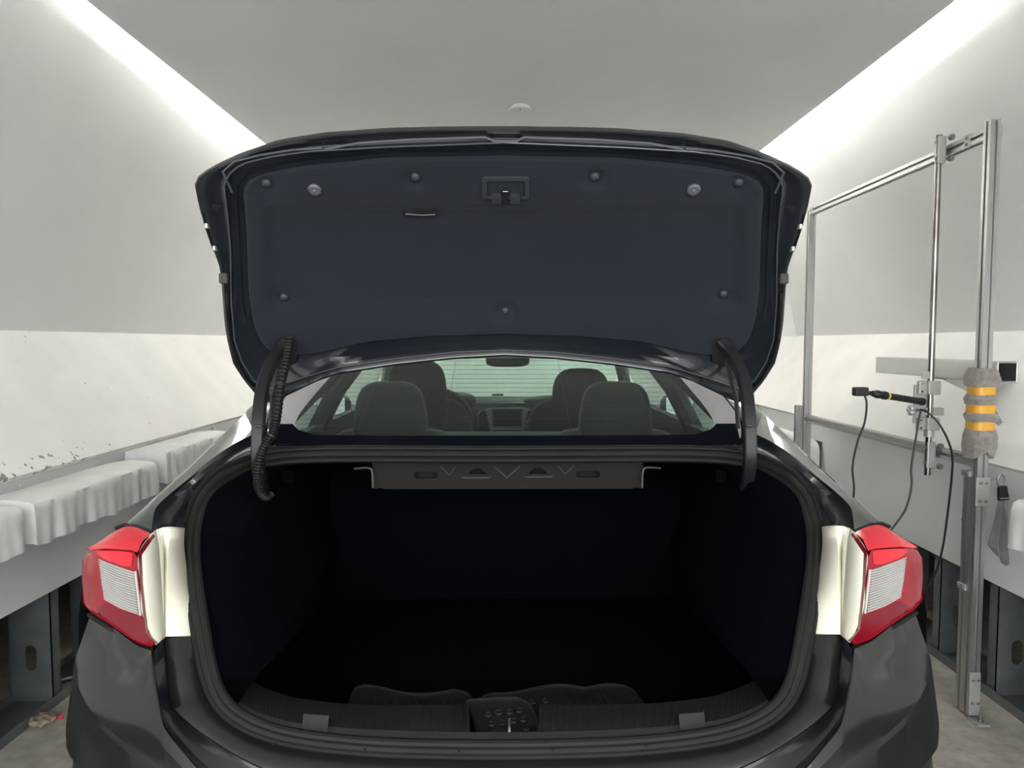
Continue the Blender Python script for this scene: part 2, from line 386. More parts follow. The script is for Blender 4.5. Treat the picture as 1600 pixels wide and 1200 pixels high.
MB().blob((1.893, 4.82, .645), (.052, .41, .195), .3).build('cover', 'vinyl', t); MB().box((1.944, 4.82, .645), (.008, .78, .36)).build('backing_board', 'stud_steel', t, smooth=0)
# rail strip that clamps the vinyl, with bolts
rl = struct(MB().box((XL + .003, 1.7, .922), (.006, 4.5, .046)).build('trim_3', 'vinyl_rail', smooth=0, bevel=.002))
for (px, py) in ((28, 760), (93, 740), (149, 724), (195, 711), (234, 702), (269, 692), (302, 684), (330, 674)):
    p = PX(px, py, XL); MB().lathe([(.013,0),(.013,.003),(.007,.0035),(.007,.008),(.004,.009)], (XL + .006, p.y, .924), (1,0,0), 14).build('bolt', 'vinyl_rail', parent=rl)

# ceiling disc
p = PZ(813, 166, ZC); t = thing('ceiling_disc', 'small round white cover disc on the ceiling above the boot lid', 'detector', (p.x, p.y, ZC))
MB().lathe([(.05,0),(.05,-.012),(.062,-.014),(.062,-.022),(.058,-.025),(.01,-.026)], (p.x, p.y, ZC), (0,0,1), 32).build('cover', 'wall_paint', t)
MB().lathe([(.005,-.026),(.005,-.03),(.003,-.032)], (p.x, p.y - .035, ZC), (0,0,1), 8).build('indicator', 'bolt', t)

# ------------------------------------------------------------------ aluminium profile frame on the right
FX = 1.78
def tslot(w=.04):
    h = w/2; g = .0058; d = .014; q = []
    side = [(-h, -h), (-g, -h), (-g, -h + d*.4), (-g*1.6, -h + d*.45), (-g*1.2, -h + d), (g*1.2, -h + d), (g*1.6, -h + d*.45), (g, -h + d*.4), (g, -h)]
    for k in range(4):
        c, s_ = math.cos(k*math.pi/2), math.sin(k*math.pi/2)
        q += [(x*c - y*s_, x*s_ + y*c) for x, y in side]
    return q
PROF = tslot()
def profile_v(x, y, z0, z1): return MB().prism([(x+a, y+b, z0) for a, b in PROF], (0, 0, z1-z0))
def profile_y(x, z, y0, y1): return MB().prism([(x+a, y0, z+b) for a, b in PROF], (0, y1-y0, 0))
YF0, YF1, ZR1, ZR0 = 2.68, 4.27, 2.225, .995
fr = thing('profile_frame', 'silver slotted aluminium frame standing along the right wall', 'frame', (FX, (YF0+YF1)/2, 0))
profile_v(FX, YF0, .012, 2.27).build('post', 'alu', fr, smooth=0)
profile_v(FX, YF0 + .041, .012, .955).build('support_post', 'alu', fr, smooth=0)
profile_v(FX, YF1, .012, 2.235).build('post', 'alu', fr, smooth=0)
profile_v(FX - .041, YF1 + .02, .012, 1.07).build('support_post', 'alu', fr, smooth=0)
profile_y(FX, ZR1, YF0 + .02, YF1 - .02).build('top_rail', 'alu', fr, smooth=0)
profile_y(FX, ZR0, YF0 + .02, YF1 - .02).build('bottom_rail', 'alu', fr, smooth=0)
def plate(y, z, w_, h_, name, holes, x=FX, t=.005, face='y'):
    o = MB().box((x, y, z), (w_, t, h_)).build(name, 'alu_cast', fr, smooth=0, bevel=.002)
    for a, b in holes:
        MB().lathe([(.006,0),(.006,.004),(.003,.005)], (x + a, y - t/2, z + b), (0,-1,0), 10).build('bolt', 'bolt', fr, parent=o)
    return o
plate(YF0 - .0235, .885, .052, .11, 'joint_plate', [(-.011,.035),(.011,.035),(-.011,-.035),(.011,-.035)])
plate(YF0 - .0235, .10, .042, .17, 'foot_bracket', [(-.011,.055),(.011,.055),(-.011,-.035),(.011,-.035)])
fo = MB().box((FX + .002, YF0 - .052, .0045), (.05, .062, .008)).build('foot_plate', 'alu_cast', fr, smooth=0, bevel=.002)
MB().lathe([(.012,0),(.012,.004),(.009,.005),(.009,.013),(.005,.014),(.005,.032)], (FX + .004, YF0 - .055, .008), (0,0,1), 12).build('anchor_bolt', 'bolt', fr, parent=fo)
MB().box((FX, YF1 - .05, .0045), (.05, .062, .008)).build('foot_plate', 'alu_cast', fr, smooth=0, bevel=.002)
for z in (.945, .50):
    b = MB().box((FX - .024, YF0 + .041, z), (.008, .046, .022)).build('clamp_strip', 'alu_cast', fr, smooth=0, bevel=.001)
    for q in (-.012, .012): MB().lathe([(.005,0),(.004,.004)], (FX - .028, YF0 + .041 + q, z), (-1,0,0), 8).build('bolt', 'bolt', fr, parent=b)
MB().box((FX + .024, YF0, 2.225), (.006, .036, .055)).build('corner_plate', 'alu_cast', fr, smooth=0, bevel=.001)
for z in (ZR1, ZR0):
    b = MB().box((FX - .022, YF1 - .05, z), (.006, .034, .034)).build('corner_joint', 'alu_cast', fr, smooth=0, bevel=.003)
    for q in (-.009, .009): MB().lathe([(.004,0),(.003,.003)], (FX - .025, YF1 - .05 + q, z), (-1,0,0), 8).build('bolt', 'bolt', fr, parent=b)
b = MB().box((FX - .0225, 2.79, ZR1), (.005, .035, .05)).build('stop_plate', 'alu_cast', fr, smooth=0, bevel=.001)
for q in (-.012, .012): MB().lathe([(.006,0),(.005,.006)], (FX - .025, 2.79, ZR1 + q), (-1,0,0), 8).build('bolt', 'bolt', fr, parent=b)
# sliding rod with its carriages
RY, RX = 2.92, FX - .055
MB().tube([(RX, RY, .90), (RX, RY, 2.285)], .0125, 14).build('steel_rod', 'steel_rod', fr)
for z, nm in ((ZR1, 'upper_carriage'), (ZR0 - .01, 'lower_carriage')):
    b = MB().box((FX - .034, RY + .03, z), (.014, .045, .10)).build(nm, 'alu_cast', fr, smooth=0, bevel=.003)
    MB().box((RX + .006, RY, z), (.034, .030, .11)).build('rod_block', 'alu_cast', fr, parent=b, smooth=0, bevel=.004)
    for dz in (-.032, .032):
        MB().lathe([(.006,0),(.005,.005)], (RX - .011, RY, z + dz), (-1,0,0), 8).build('bolt', 'bolt', fr, parent=b)
        MB().lathe([(.012,0),(.012,.012),(.009,.016)], (FX - .03, RY - .035, z + dz*1.3), (0,-1,0), 12).build('wheel', 'bolt', fr, parent=b)
# clamps on the rod that carry the boom
for z, h_ in ((1.265, .055), (1.115, .05)):
    b = MB().box((RX + .002, RY - .004, z), (.05, .05, h_)).build('rod_clamp', 'alu_cast', fr, smooth=0, bevel=.003)
    MB().box((RX - .038, RY - .004, z), (.032, .02, h_)).build('clamp_ear', 'alu_cast', fr, parent=b, smooth=0, bevel=.003)
    for dz in (-.016, .016): MB().lathe([(.0055,0),(.004,.004)], (RX - .042, RY - .014, z + dz), (0,-1,0), 10).build('bolt', 'chrome', fr, parent=b)
MB().box((RX - .03, RY + .012, 1.195), (.06, .012, .16)).build('back_plate', 'alu_cast', fr, smooth=0, bevel=.002)
MB().box((RX + .02, RY + .01, 1.165), (.075, .03, .03)).build('cross_block', 'alu_cast', fr, smooth=0, bevel=.003)
MB().box((RX - .022, RY - .002, 1.315), (.03, .012, .03)).build('top_tab', 'alu_cast', fr, smooth=0, bevel=.002)
MB().tube([(RX, RY, 1.06), (RX, RY, 1.09)], .02, 14).build('collar', 'alu_cast', fr)
kb = MB()
for k in range(5):
    a = 2*math.pi*k/5; kb.blob((RX - .088 + .0, RY - .02 + .014*math.cos(a), 1.172 + .014*math.sin(a)), (.012, .009, .009), .8, 10, 8)
kb.blob((RX - .088, RY - .02, 1.172), (.014, .013, .013), .8, 12, 8)
kn = kb.build('star_knob', 'alu_cast', fr); MB().tube([(RX - .085, RY - .02, 1.172), (RX - .02, RY - .01, 1.172)], .005, 8).build('spindle', 'bolt', fr, parent=kn)

# boom with the little camera
bt = thing('camera_boom', 'black telescopic pole with a small black camera box, clamped to the rod', 'boom', (RX - .03, RY, 1.22))
a, b = P(1443, 628, RY - .02), P(1352, 613, RY - .05)
d = (b - a)
bm_ = MB().tube([a, a + d*.66], .0135, 14).build('pole', 'black_plastic', bt)
MB().tube([a + d*.62, a + d*.64, a + d*.70, a + d*.74, a + d*.76, a + d*.82, a + d*.84, a + d*.88], [.0135, .017, .017, .0145, .0165, .0165, .013, .012], 14).build('collar', 'black_plastic', bt)
MB().tube([a + d*.595, a + d*.62], .0140, 14).build('yellow_label', 'yellow_tag', bt, parent=bm_)
MB().tube([a + d*.85, a + d*.98], .0085, 12).build('tip', 'black_plastic', bt)
MB().tube([a + d*.0, a + d*.05], .0155, 14).build('base_collar', 'black_plastic', bt)
MB().box(b + d.normalized()*.022, (.056, .035, .036), ).build('camera_box', 'black_plastic', bt, smooth=0, bevel=.006, seg=3)
# cables
def cable(label, pts, r=.0042):
    o = MB().tube(crom(pts, 10), r, 8); c = pts[-1]; t = o.build('black_cable', 'cable'); return tag(t, label, 'cable', 'black cables on the frame')
cable('black cable hanging from the small camera box down to the car', [P(1350, 616, 2.86), P(1354, 630, 2.86), P(1351, 660, 2.87), P(1340, 690, 2.88), P(1332, 730, 2.89), P(1334, 772, 2.9), Vector((1.41, 2.95, .62)), Vector((1.39, 2.98, .22)), Vector((1.37, 3.02, .03)), Vector((1.30, 3.2, .005)), Vector((1.20, 3.5, .005))])
cable('black cable curving from the star knob down behind the taillight', [P(1439, 643, 2.87), P(1436, 655, 2.87), P(1430, 690, 2.86), P(1424, 730, 2.86), P(1424, 760, 2.85), P(1415, 795, 2.83), P(1397, 822, 2.8), P(1372, 855, 2.80), Vector((1.38, 2.84, .42)), Vector((1.35, 2.88, .12)), Vector((1.33, 2.95, .01)), Vector((1.27, 3.2, .005)), Vector((1.17, 3.5, .005))])
cable('long black cable looping over the lower rail down to the floor', [P(1438, 640, 2.85), P(1450, 645, 2.82), P(1467, 662, 2.80), P(1482, 690, 2.80), P(1488, 715, 2.81), P(1487, 745, 2.83), P(1481, 800, 2.86), P(1474, 850, 2.88), P(1465, 885, 2.92), P(1450, 920, 2.98), P(1436, 955, 3.02), Vector((1.66, 3.07, .12)), Vector((1.60, 3.15, .008)), Vector((1.45, 3.4, .005)), Vector((1.25, 3.6, .005))])

# terry cloth wrapped around the near post, held with orange tape
wz = lambda py: P(1545, py, YF0).z
wt = thing('cloth_wrap', 'grey terry cloth wrapped round the near frame post with orange tape bands', 'cloth', (FX, YF0, wz(705)))
def wrapring(z, r, amp, seed, n=28):
    out = []
    for k in range(n):
        a = 2*math.pi*k/n; e = .6
        sg = lambda x: math.copysign(abs(x)**e, x)
        rr = r + amp*math.sin(3*a + seed) + amp*.6*math.sin(7*a + seed*2.3)
        out.append(Vector((FX + rr*sg(math.cos(a)), YF0 + .005 + rr*sg(math.sin(a)), z)))
    return out
for (ya, yb, r0) in ((575, 604, .041), (616, 632, .043), (645, 659, .043), (671, 700, .044)):
    rows = []
    for k in range(9):
        f = k/8; z = wz(ya) + (wz(yb) - wz(ya))*f
        r = r0 + .007*math.sin(f*math.pi) + (.010*f if ya == 575 else 0) + random.uniform(-.0015, .0015)
        ring = wrapring(z, r, .0022, ya*.1 + f*2)
        if ya == 671:
            for v in ring: v.z -= max(0, f - .35)*.05*(.3 + max(0, abs(v.x - FX)/.045))
        rows.append(ring)
    rows = [[Vector((FX + (v.x-FX)*.6, YF0 + (v.y-YF0)*.6, v.z)) for v in rows[0]]] + rows + [[Vector((FX + (v.x-FX)*.6, YF0 + (v.y-YF0)*.6, v.z)) for v in rows[-1]]]
    MB().loft(rows, cu=True).build('cloth_layer', 'terry', wt, smooth=60)
for (ya, yb) in ((602, 619), (629, 648), (657, 674)):
    rows = [wrapring(wz(ya) + (wz(yb) - wz(ya))*k/3, .0415, .0008, 1) for k in range(4)]
    MB().loft(rows, cu=True).build('tape_band', 'orange_tape', wt, smooth=60)
MB().add([(FX+.04, YF0-.02, wz(640)), (FX+.062, YF0-.03, wz(659)), (FX+.045, YF0-.03, wz(664)), (FX+.042, YF0, wz(655))], [(0,1,2),(0,2,3),(0,3,1),(1,3,2)]).build('loose_corner', 'terry', wt)

# square tube behind the post on its wall bracket
TX, TZ = 1.915, 1.335
ty0, ty1 = 2.74, 3.66
tt = thing('square_tube', 'horizontal hollow aluminium box tube fixed to the right wall', 'tube', (TX, (ty0+ty1)/2, TZ - .04))
m = MB(); o_, i_ = .04, .034
ro = lambda h, y: [Vector((TX + a*h, y, TZ + c*h)) for a, c in ((-1,-1),(1,-1),(1,1),(-1,1))]
m.loft([ro(o_, ty0), ro(o_, ty1), ro(i_, ty1), ro(i_, ty0)], cu=True, cv=True).build('tube_wall', 'alu', tt, smooth=0, bevel=.004)
br = MB().prism([(TX - .03, 3.12, TZ - .041), (2.19, 3.12, TZ - .041), (2.12, 3.12, TZ - .10), (2.05, 3.12, TZ - .12)], (0, .008, 0)).build('gusset', 'alu_cast', tt, smooth=0)
MB().box((2.04, 3.15, TZ - .045), (.28, .10, .008)).build('bracket_plate', 'alu_cast', tt, smooth=0)

# towel hanging from a clip beside the joint plate
HX, HY = FX + .05, YF0 - .02
z_ = lambda py: P(1565, py, HY).z; x_ = lambda px: P(px, 800, HY).x
tw = thing('hanging_towel', 'dark grey microfibre towel hanging from a black clip on the near post', 'towel', (x_(1562), HY, z_(885)))
def frow(py, xs, ph, amp): return [Vector((x_(q), HY + amp*math.sin(i*1.7 + ph), z_(py + (0 if i % 2 else 2)))) for i, q in enumerate(xs)]
rows = [frow(776, [1560 + k*1.2 for k in range(9)], 0, .004), frow(790, [1558.5 + k*1.6 for k in range(9)], .3, .008), frow(815, [1556 + k*2.5 for k in range(9)], .5, .012),
        frow(838, [1551 + k*3.4 for k in range(9)], .8, .014), frow(850, [1548 + k*4.0 for k in range(9)], 1.0, .014)]
rows.append([Vector((x_(q), HY + .012*math.sin(i*1.7 + 1.2), z_(y))) for i, (q, y) in enumerate([(1552,857),(1555,860),(1559,865),(1564,868),(1568,871),(1572,874),(1576,872),(1578,862),(1580,848)])])
rows.append([Vector((x_(q), HY + .010*math.sin(i*1.7 + 1.2), z_(y))) for i, (q, y) in enumerate([(1556,862),(1559,866),(1563,870),(1567,875),(1570,880),(1574,884),(1577,880),(1578,870),(1579,858)])])
MB().loft(rows).build('towel_cloth', 'micro', tw, smooth=70, solid=.004)
MB().tube(crom([Vector((x_(q), HY, z_(y))) for q, y in ((1558,760),(1557,748),(1562,741),(1567,746),(1568,756),(1564,762))], 6, True), .003, 8, closed=True).build('snap_hook', 'bolt', tw)
MB().prism([Vector((x_(q), HY - .008, z_(y))) for q, y in ((1558,759),(1570,758),(1575,781),(1559,782))], (0, .016, 0)).build('black_tab', 'black_plastic', tw, smooth=0, bevel=.003)
MB().prism([Vector((x_(q), HY - .0095, z_(y))) for q, y in ((1559,777),(1574,776.5),(1574.5,778.5),(1559,779))], (0, .002, 0)).build('stripe', 'alu', tw, smooth=0)
MB().tube([(FX + .02, YF0 - .02, z_(752)), (x_(1562), HY, z_(745))], .0025, 8).build('peg', 'bolt', tw)

# small litter on the left floor
p = PZ(63, 1130, .0)
t = MB().blob((p.x, p.y, .014), (.05, .04, .016), .9, 22, 10, fn=lambda v: v + Vector((.008*math.sin(v.y*170), .006*math.sin(v.x*210), .006*math.sin(v.x*120 + v.y*90)))).build('crumpled_rag', 'debris'); tag(t, 'crumpled brown rag on the floor by the left steel stud', 'rag')
p = PZ(94, 1123, .0)
tag(MB().blob((p.x, p.y, .008), (.014, .009, .008), .9, 10, 8, fn=lambda v: v + Vector((0, 0, .003*math.sin(v.x*300)))).build('red_scrap', 'red_bit'), 'tiny red scrap beside the brown rag', 'litter')
tag(MB().tube([PZ(84, 1066, .022), PZ(122, 1056, .022)], [.007, .007], 10).build('metal_rod', 'alu'), 'short silver rod lying on the left floor track', 'rod')

# ================================================================== THE CAR (one thing, many parts)
car = thing('car', 'black sedan seen from behind with its boot lid raised', 'car', (-.0305, 3.4, 0), rz=.0075, off=(0, 3.4, 0))
def mir(half):                       # half outline (off, py) from top centre to bottom centre -> closed outline
    r = [(-o, y) for o, y in half]; l = [(o, y) for o, y in half]
    out = l + r[::-1]; res = []
    for q in out:
        if not res or (abs(q[0]-res[-1][0]) + abs(q[1]-res[-1][1])) > .01: res.append(q)
    if abs(res[0][0]-res[-1][0]) + abs(res[0][1]-res[-1][1]) < .01: res.pop()
    return res
def polar(poly, c, n):               # sample a star-shaped outline at n directions
    out = []
    for k in range(n):
        a = 2*math.pi*(k + .5)/n; d = (math.sin(a), -math.cos(a)); best = None
        for (x1, y1), (x2, y2) in zip(poly, poly[1:] + poly[:1]):
            ex, ey = x2-x1, y2-y1; den = d[0]*ey - d[1]*ex
            if abs(den) < 1e-9: continue
            t = ((x1-c[0])*ey - (y1-c[1])*ex)/den; u = ((x1-c[0])*d[1] - (y1-c[1])*d[0])/den
            if t > 0 and -1e-6 <= u <= 1+1e-6 and (best is None or t > best): best = t
        out.append((c[0] + d[0]*best, c[1] + d[1]*best))
    return out
def soften(pts, it=2):
    for _ in range(it):
        n = len(pts); pts = [((pts[i-1][0] + 2*pts[i][0] + pts[(i+1) % n][0])/4, (pts[i-1][1] + 2*pts[i][1] + pts[(i+1) % n][1])/4) for i in range(n)]
    return pts
both = (-1, 1)

# ---------------------------------------------------------------- raised boot lid
LIDY = smooth_tab([(195, 1.43), (203, 1.44), (250, 1.498), (300, 1.565), (340, 1.63), (400, 1.715), (470, 1.81), (556, 1.915), (632, 2.0)])
def lidp(off, py, d=0.0):
    Y = interp(py, LIDY); p = C(off, py, Y)
    a, b = C(0, py - 4, interp(py - 4, LIDY)), C(0, py + 4, interp(py + 4, LIDY))
    t = (b - a).normalized(); n = Vector((0, -t.z, t.y)) if t.z < 0 else Vector((0, t.z, -t.y))
    n = Vector((0, t.z, -t.y)).normalized()
    if n.y > 0: n = -n
    return p + n*d                    # d > 0: towards the viewer (underside)
RIM = mir([(0,202),(106,203),(181,205),(279,212),(350,223),(409,243),(457,265),(478,281),(482,288),(480,300),(474,329),(467,352),(452,394),(443,420),(440,450),(436,505),(431,537),(423,568),(406,595),(385,620),(368,630),(350,629),(340,622),(322,606),(262,585),(170,571),(78,561),(0,556.5)])
HEM = mir([(0,220),(181,227),(300,234),(360,242),(409,254),(430,272),(436,290),(430,340),(426,388),(425,472),(420,530),(408,565),(390,593),(368,608),(348,606),(320,590),(262,572),(170,558),(78,548),(0,545)])
CHN = mir([(0,237),(181,241),(300,250),(370,262),(400,275),(416,296),(414,340),(411,400),(408,470),(401,512),(388,545),(372,566),(350,574),(320,570),(262,560),(170,547),(78,538),(0,535)])
LIN = mir([(0,248),(181,251),(311,264),(376,276),(399,287),(407,300),(402,359),(399,456),(392,505),(380,535),(363,552),(330,555),(298,552),(214,533),(116,524.5),(0,521)])
LC = (0, 400); NN = 240
rim, hem, chn, lin = [polar(q, LC, NN) for q in (RIM, HEM, CHN, LIN)]
def shr(a, b, f): return [(p[0] + (q[0]-p[0])*f, p[1] + (q[1]-p[1])*f) for p, q in zip(a, b)]
def ringp(r, d): return [lidp(x, y, d) for x, y in r]
ctr = [LC]*NN
m = MB()
m.loft([ringp(rim, -.010), ringp(rim, -.004), ringp(rim, .0), ringp(shr(rim, hem, .25), .002), ringp(shr(rim, hem, .45), -.002), ringp(shr(rim, hem, .85), -.004), ringp(shr(rim, hem, .97), .004), ringp(hem, .006),
        ringp(shr(hem, chn, .2), -.001), ringp(shr(hem, chn, .9), -.003), ringp(chn, -.008), ringp(shr(chn, lin, 1.1), -.010)], cu=True)
lid = m.build('boot_lid', 'paint_inner', car, smooth=50)
m = MB().loft([ringp(rim, -.001), ringp(shr(rim, ctr, -.004), -.005), ringp(shr(rim, ctr, .0), -.010), ringp(shr(rim, ctr, .05), -.016), ringp(shr(rim, ctr, .12), -.024), ringp(shr(rim, ctr, .3), -.036), ringp(shr(rim, ctr, .6), -.045), ringp(shr(rim, ctr, .97), -.05)], cu=True)
m.build('outer_skin', 'paint', car, parent=lid, smooth=50)
# moulded trunk liner
def liner_relief(x, y):
    d = .004
    d += -.012*min(1, max(0, (y - 318)/16))*min(1, max(0, (500 - y)/30))*min(1, max(0, (378 - abs(x))/16))   # pressed-in main field
    for cx_, cy_ in CLIPS:
        r2 = ((x-cx_)**2 + ((y-cy_)*1.2)**2)/(19.0**2); d -= .012*math.exp(-r2*r2)
    return d
CLIPS = [(-371,290),(-139,280),(142,279),(368,288),(-346,470),(1,491),(345,465)]
rings = [[lidp(x, y, -.012) for x, y in shr(chn, lin, .97)], [lidp(x, y, -.002) for x, y in lin]]
for f in [.008 + .98*k/70 for k in range(71)]:
    rings.append([lidp(x, y, liner_relief(x, y)) for x, y in shr(lin, ctr, f)])
mm = MB().loft(rings, cu=True); mm.cap(rings[-1])
mm.build('lid_liner', 'liner', car, parent=lid, smooth=60)
# fine hem flange and pressed ribs near the top edge
MB().tube([lidp(x, y, .006) for x, y in hem], .0016, 6, closed=True).build('hem_flange', 'edge_highlight', car, parent=lid)
r1 = [(-279,232),(-226,222.5),(-146,217),(-30,213),(-15,219),(19,219),(32,213),(144,216.5),(226,222),(279,231)]
m = MB().tube([lidp(x, y, .003) for x, y in r1], .0028, 8); m.build('pressed_rib', 'edge_highlight', car, parent=lid)
for s in both:
    MB().tube([lidp(s*x, y, .002) for x, y in ((424,300),(438,268),(420,252),(380,242),(330,234),(284,231))], .0025, 8).build('pressed_rib', 'edge_highlight', car, parent=lid)
    # side pocket, clip hardware, rubber stop
    MB().prism([lidp(s*x, y, -.002) for x, y in ((470,318),(466,331),(448,333),(440,322))], (0, .01, 0)).build('corner_web', 'shelf_metal', car, parent=lid)
    for (x, y) in ((462, 352), (450, 387)):
        o = MB().box(lidp(s*x, y, .004), (.007, .016, .011)).build('lamp_clip', 'alu_cast', car, parent=lid, smooth=0, bevel=.001)
    MB().tube([lidp(s*x, y, .001) for x, y in ((469,334),(466,350),(452,392))], .003, 6).build('lamp_edge', 'rubber', car, parent=lid)
    MB().box(lidp(s*436, 433, .006), (.021, .018, .026)).build('rubber_stop', 'bumper_stop', car, parent=lid, smooth=0, bevel=.004, seg=3)
    MB().loft([[lidp(s*x, y, d) for x, y in ((432,455),(430,490),(427,525),(418,560),(402,590),(385,606))] for x0, d in ((0,.004),(1,.009))] , ).build('edge_bead', 'rubber', car, parent=lid, solid=.004)
    # hinge pocket: flat black patch, the notch's shade put into its colour
    q = [(323,552),(323,532),(328,525),(350,525),(357,532),(357,552),(372,566),(350,574),(325,566)]
    MB().tri([[(s*x, y) for x, y in q]], lambda x, y: lidp(x, y, .005)).build('hinge_pocket_shade', 'void', car, parent=lid)
for (x, y) in CLIPS:
    p = lidp(x, y, -.009 if y < 320 else -.018); n = (lidp(x, y, 1) - lidp(x, y, 0)).normalized()
    MB().lathe([(.0115,0),(.0115,.003),(.0095,.007),(.0055,.0095),(.001,.0105)], p, n, 16).build('liner_clip', 'liner_clip', car, parent=lid)
for x, y in ((-295, 294), (296, 293)):
    p = lidp(x, y, .004); n = (lidp(x, y, 1) - lidp(x, y, 0)).normalized()
    o = MB().lathe([(.0148,-.002),(.0148,.004),(.0125,.006),(.012,.004),(.011,.0055),(.0085,.006),(.003,.0055),(.001,.008)], p, n, 24).build('access_plug', 'lamp_lens', car, parent=lid)
# latch pull in the liner
def rrect(x0, y0, x1, y1, r, k=4):
    out = []
    for cx_, cy_, a0 in ((x1-r, y0+r, -90), (x1-r, y1-r, 0), (x0+r, y1-r, 90), (x0+r, y0+r, 180)):
        for i in range(k + 1):
            a = math.radians(a0 + 90*i/k); out.append((cx_ + r*math.cos(a), cy_ + r*math.sin(a)))
    return out
n_ = (lidp(0, 290, 1) - lidp(0, 290, 0)).normalized()
fo_ = MB().sheet([rrect(-35, 273, 39, 307, 4), rrect(-27, 279, 32, 304, 3)], lambda x, y: lidp(x, y, .003), n_*.006).build('latch_frame', 'liner_clip', car, parent=lid, smooth=40, bevel=.001)
MB().sheet([rrect(-29, 277, 34, 306, 3)], lambda x, y: lidp(x, y, .0025), n_*.002).build('latch_recess', 'liner', car, parent=lid, smooth=0)
for a_, b_ in ((-20, -4), (9, 25)):
    MB().sheet([rrect(a_, 300, b_, 312, 2)], lambda x, y: lidp(x, y, .004), n_*.010).build('latch_cover', 'liner_clip', car, parent=lid, smooth=0, bevel=.001)
MB().sheet([rrect(-2, 291, 6, 313, 2)], lambda x, y: lidp(x, y, .003), n_*.007).build('latch_body', 'black_plastic', car, parent=lid, smooth=0, bevel=.001)
MB().tube([lidp(-2, 293, .012), lidp(6, 293, .012)], .002, 8).build('latch_roller', 'chrome', car, parent=lid)
MB().sheet([rrect(-157, 329, -106, 338, 4)], lambda x, y: lidp(x, y, -.0035), n_*.004).build('pull_slot_shade', 'void', car, parent=lid, smooth=0)  # black slab painted in for the shade inside the slot
MB().tube([lidp(-154, 333, .003), lidp(-130, 334.5, .004), lidp(-108, 334, .003)], .0016, 8).build('pull_grip', 'lamp_lens', car, parent=lid)

# ---------------------------------------------------------------- hinges and wiring conduit
for s in both:
    hp = crom([C(s*x, y, Y) for x, y, Y in ((338,532,1.885),(352,548,1.87),(366,572,1.835),(377,604,1.79),(382,640,1.755),(384,680,1.735),(384,720,1.73),(381,750,1.75),(374,775,1.80),(360,790,1.87))], 6)
    rows = []
    for i, p in enumerate(hp):
        t = (hp[min(i+1, len(hp)-1)] - hp[max(i-1, 0)]).normalized(); sx = Vector((1,0,0)); sx = (sx - t*sx.dot(t)).normalized(); n = t.cross(sx)
        a, b = .0145, .011; rows.append([p + sx*u*a + n*v*b for u, v in ((-.8,-1),(.8,-1),(1,-.8),(1,.8),(.8,1),(-.8,1),(-1,.8),(-1,-.8))])
    m = MB().loft(rows, cu=True); m.cap(rows[0]); m.cap(rows[-1][::-1])
    hg = m.build('lid_hinge', 'hinge_paint', car, smooth=30)
    MB().box(C(s*384, 665, 1.722), (.020, .008, .006)).build('hinge_stop', 'black_plastic', car, parent=hg, smooth=0, bevel=.001)
    MB().lathe([(.004,0),(.003,.002)], C(s*384, 722, 1.718), (0,-1,.1), 10).build('hinge_bolt', 'void', car, parent=hg)
    MB().box(C(s*335, 742, 1.86), (.03, .05, .035)).build('hinge_bracket', 'carpet', car, parent=hg, smooth=0, bevel=.004)
    # gas strut style side rod next to the hinge
    MB().tube([C(s*345, 560, 1.92), C(s*362, 620, 1.87), C(s*366, 670, 1.84)], .006, 8).build('link_bar', 'paint', car, parent=hg)
ct = crom([C(px - 787, py, Y) for px, py, Y in ((452,530,1.845),(450,545,1.82),(446,568,1.80),(439,595,1.775),(435,625,1.755),(431,655,1.735),(426,675,1.72),(417,689,1.712),(408,708,1.705),(403,730,1.70),(402,750,1.70),(405,765,1.705),(413,776,1.72),(421,774,1.735))], 14)
rr = [.0118 if i % 3 else .0098 for i in range(len(ct))]
cd = MB().tube(ct, rr, 12).build('wiring_conduit', 'conduit', car, smooth=25)
for k in (6, 44, 88):
    MB().tube([ct[k], ct[k+2]], .0135, 12).build('cable_tie', 'black_plastic', car, parent=cd)
MB().tube([ct[-1], ct[-1] + Vector((.006,0,.006))], .0075, 8).build('conduit_clip', 'lamp_lens', car, parent=cd)

# ---------------------------------------------------------------- weatherstrip around the opening
SEAL = [(0,711,1.86),(130,710.5,1.86),(250,710,1.855),(330,712,1.835),(370,717,1.81),(393,723,1.785),(421,734,1.735),(448,750,1.68),(471,777,1.61),(483,808,1.54),(488,840,1.48),(487,880,1.435),(481,928,1.39),(473,978,1.345),(465,1025,1.308),(455,1065,1.282),(439,1096,1.262),(411,1121,1.247),(365,1142,1.235),(300,1156,1.226),(200,1166,1.219),(90,1170,1.215),(0,1171,1.214)]
def loop3(dpx, dY):
    pts = []
    full = SEAL + [(-a, b, c) for a, b, c in SEAL[-2:0:-1]]
    N = len(full)
    for i in range(N):
        a, b, c = full[i]; e, f = full[(i+1) % N], full[i-1]
        tx, ty = e[0]-f[0], e[1]-f[1]; L = math.hypot(tx, ty); nx, ny = ty/L, -tx/L      # outward
        pts.append(C(a + nx*dpx, b + ny*dpx, c + dY))
    return crom(pts, 8, True)
wsl = MB().tube(loop3(-8.0, .002), .0085, 10, closed=True).build('weatherstrip', 'rubber', car)
MB().tube(loop3(1.5, .004), .0098, 10, closed=True).build('seal_bulb', 'rubber_dusty', car, parent=wsl)
MB().tube(loop3(10.5, .010), .0075, 10, closed=True).build('seal_lip', 'rubber', car, parent=wsl)
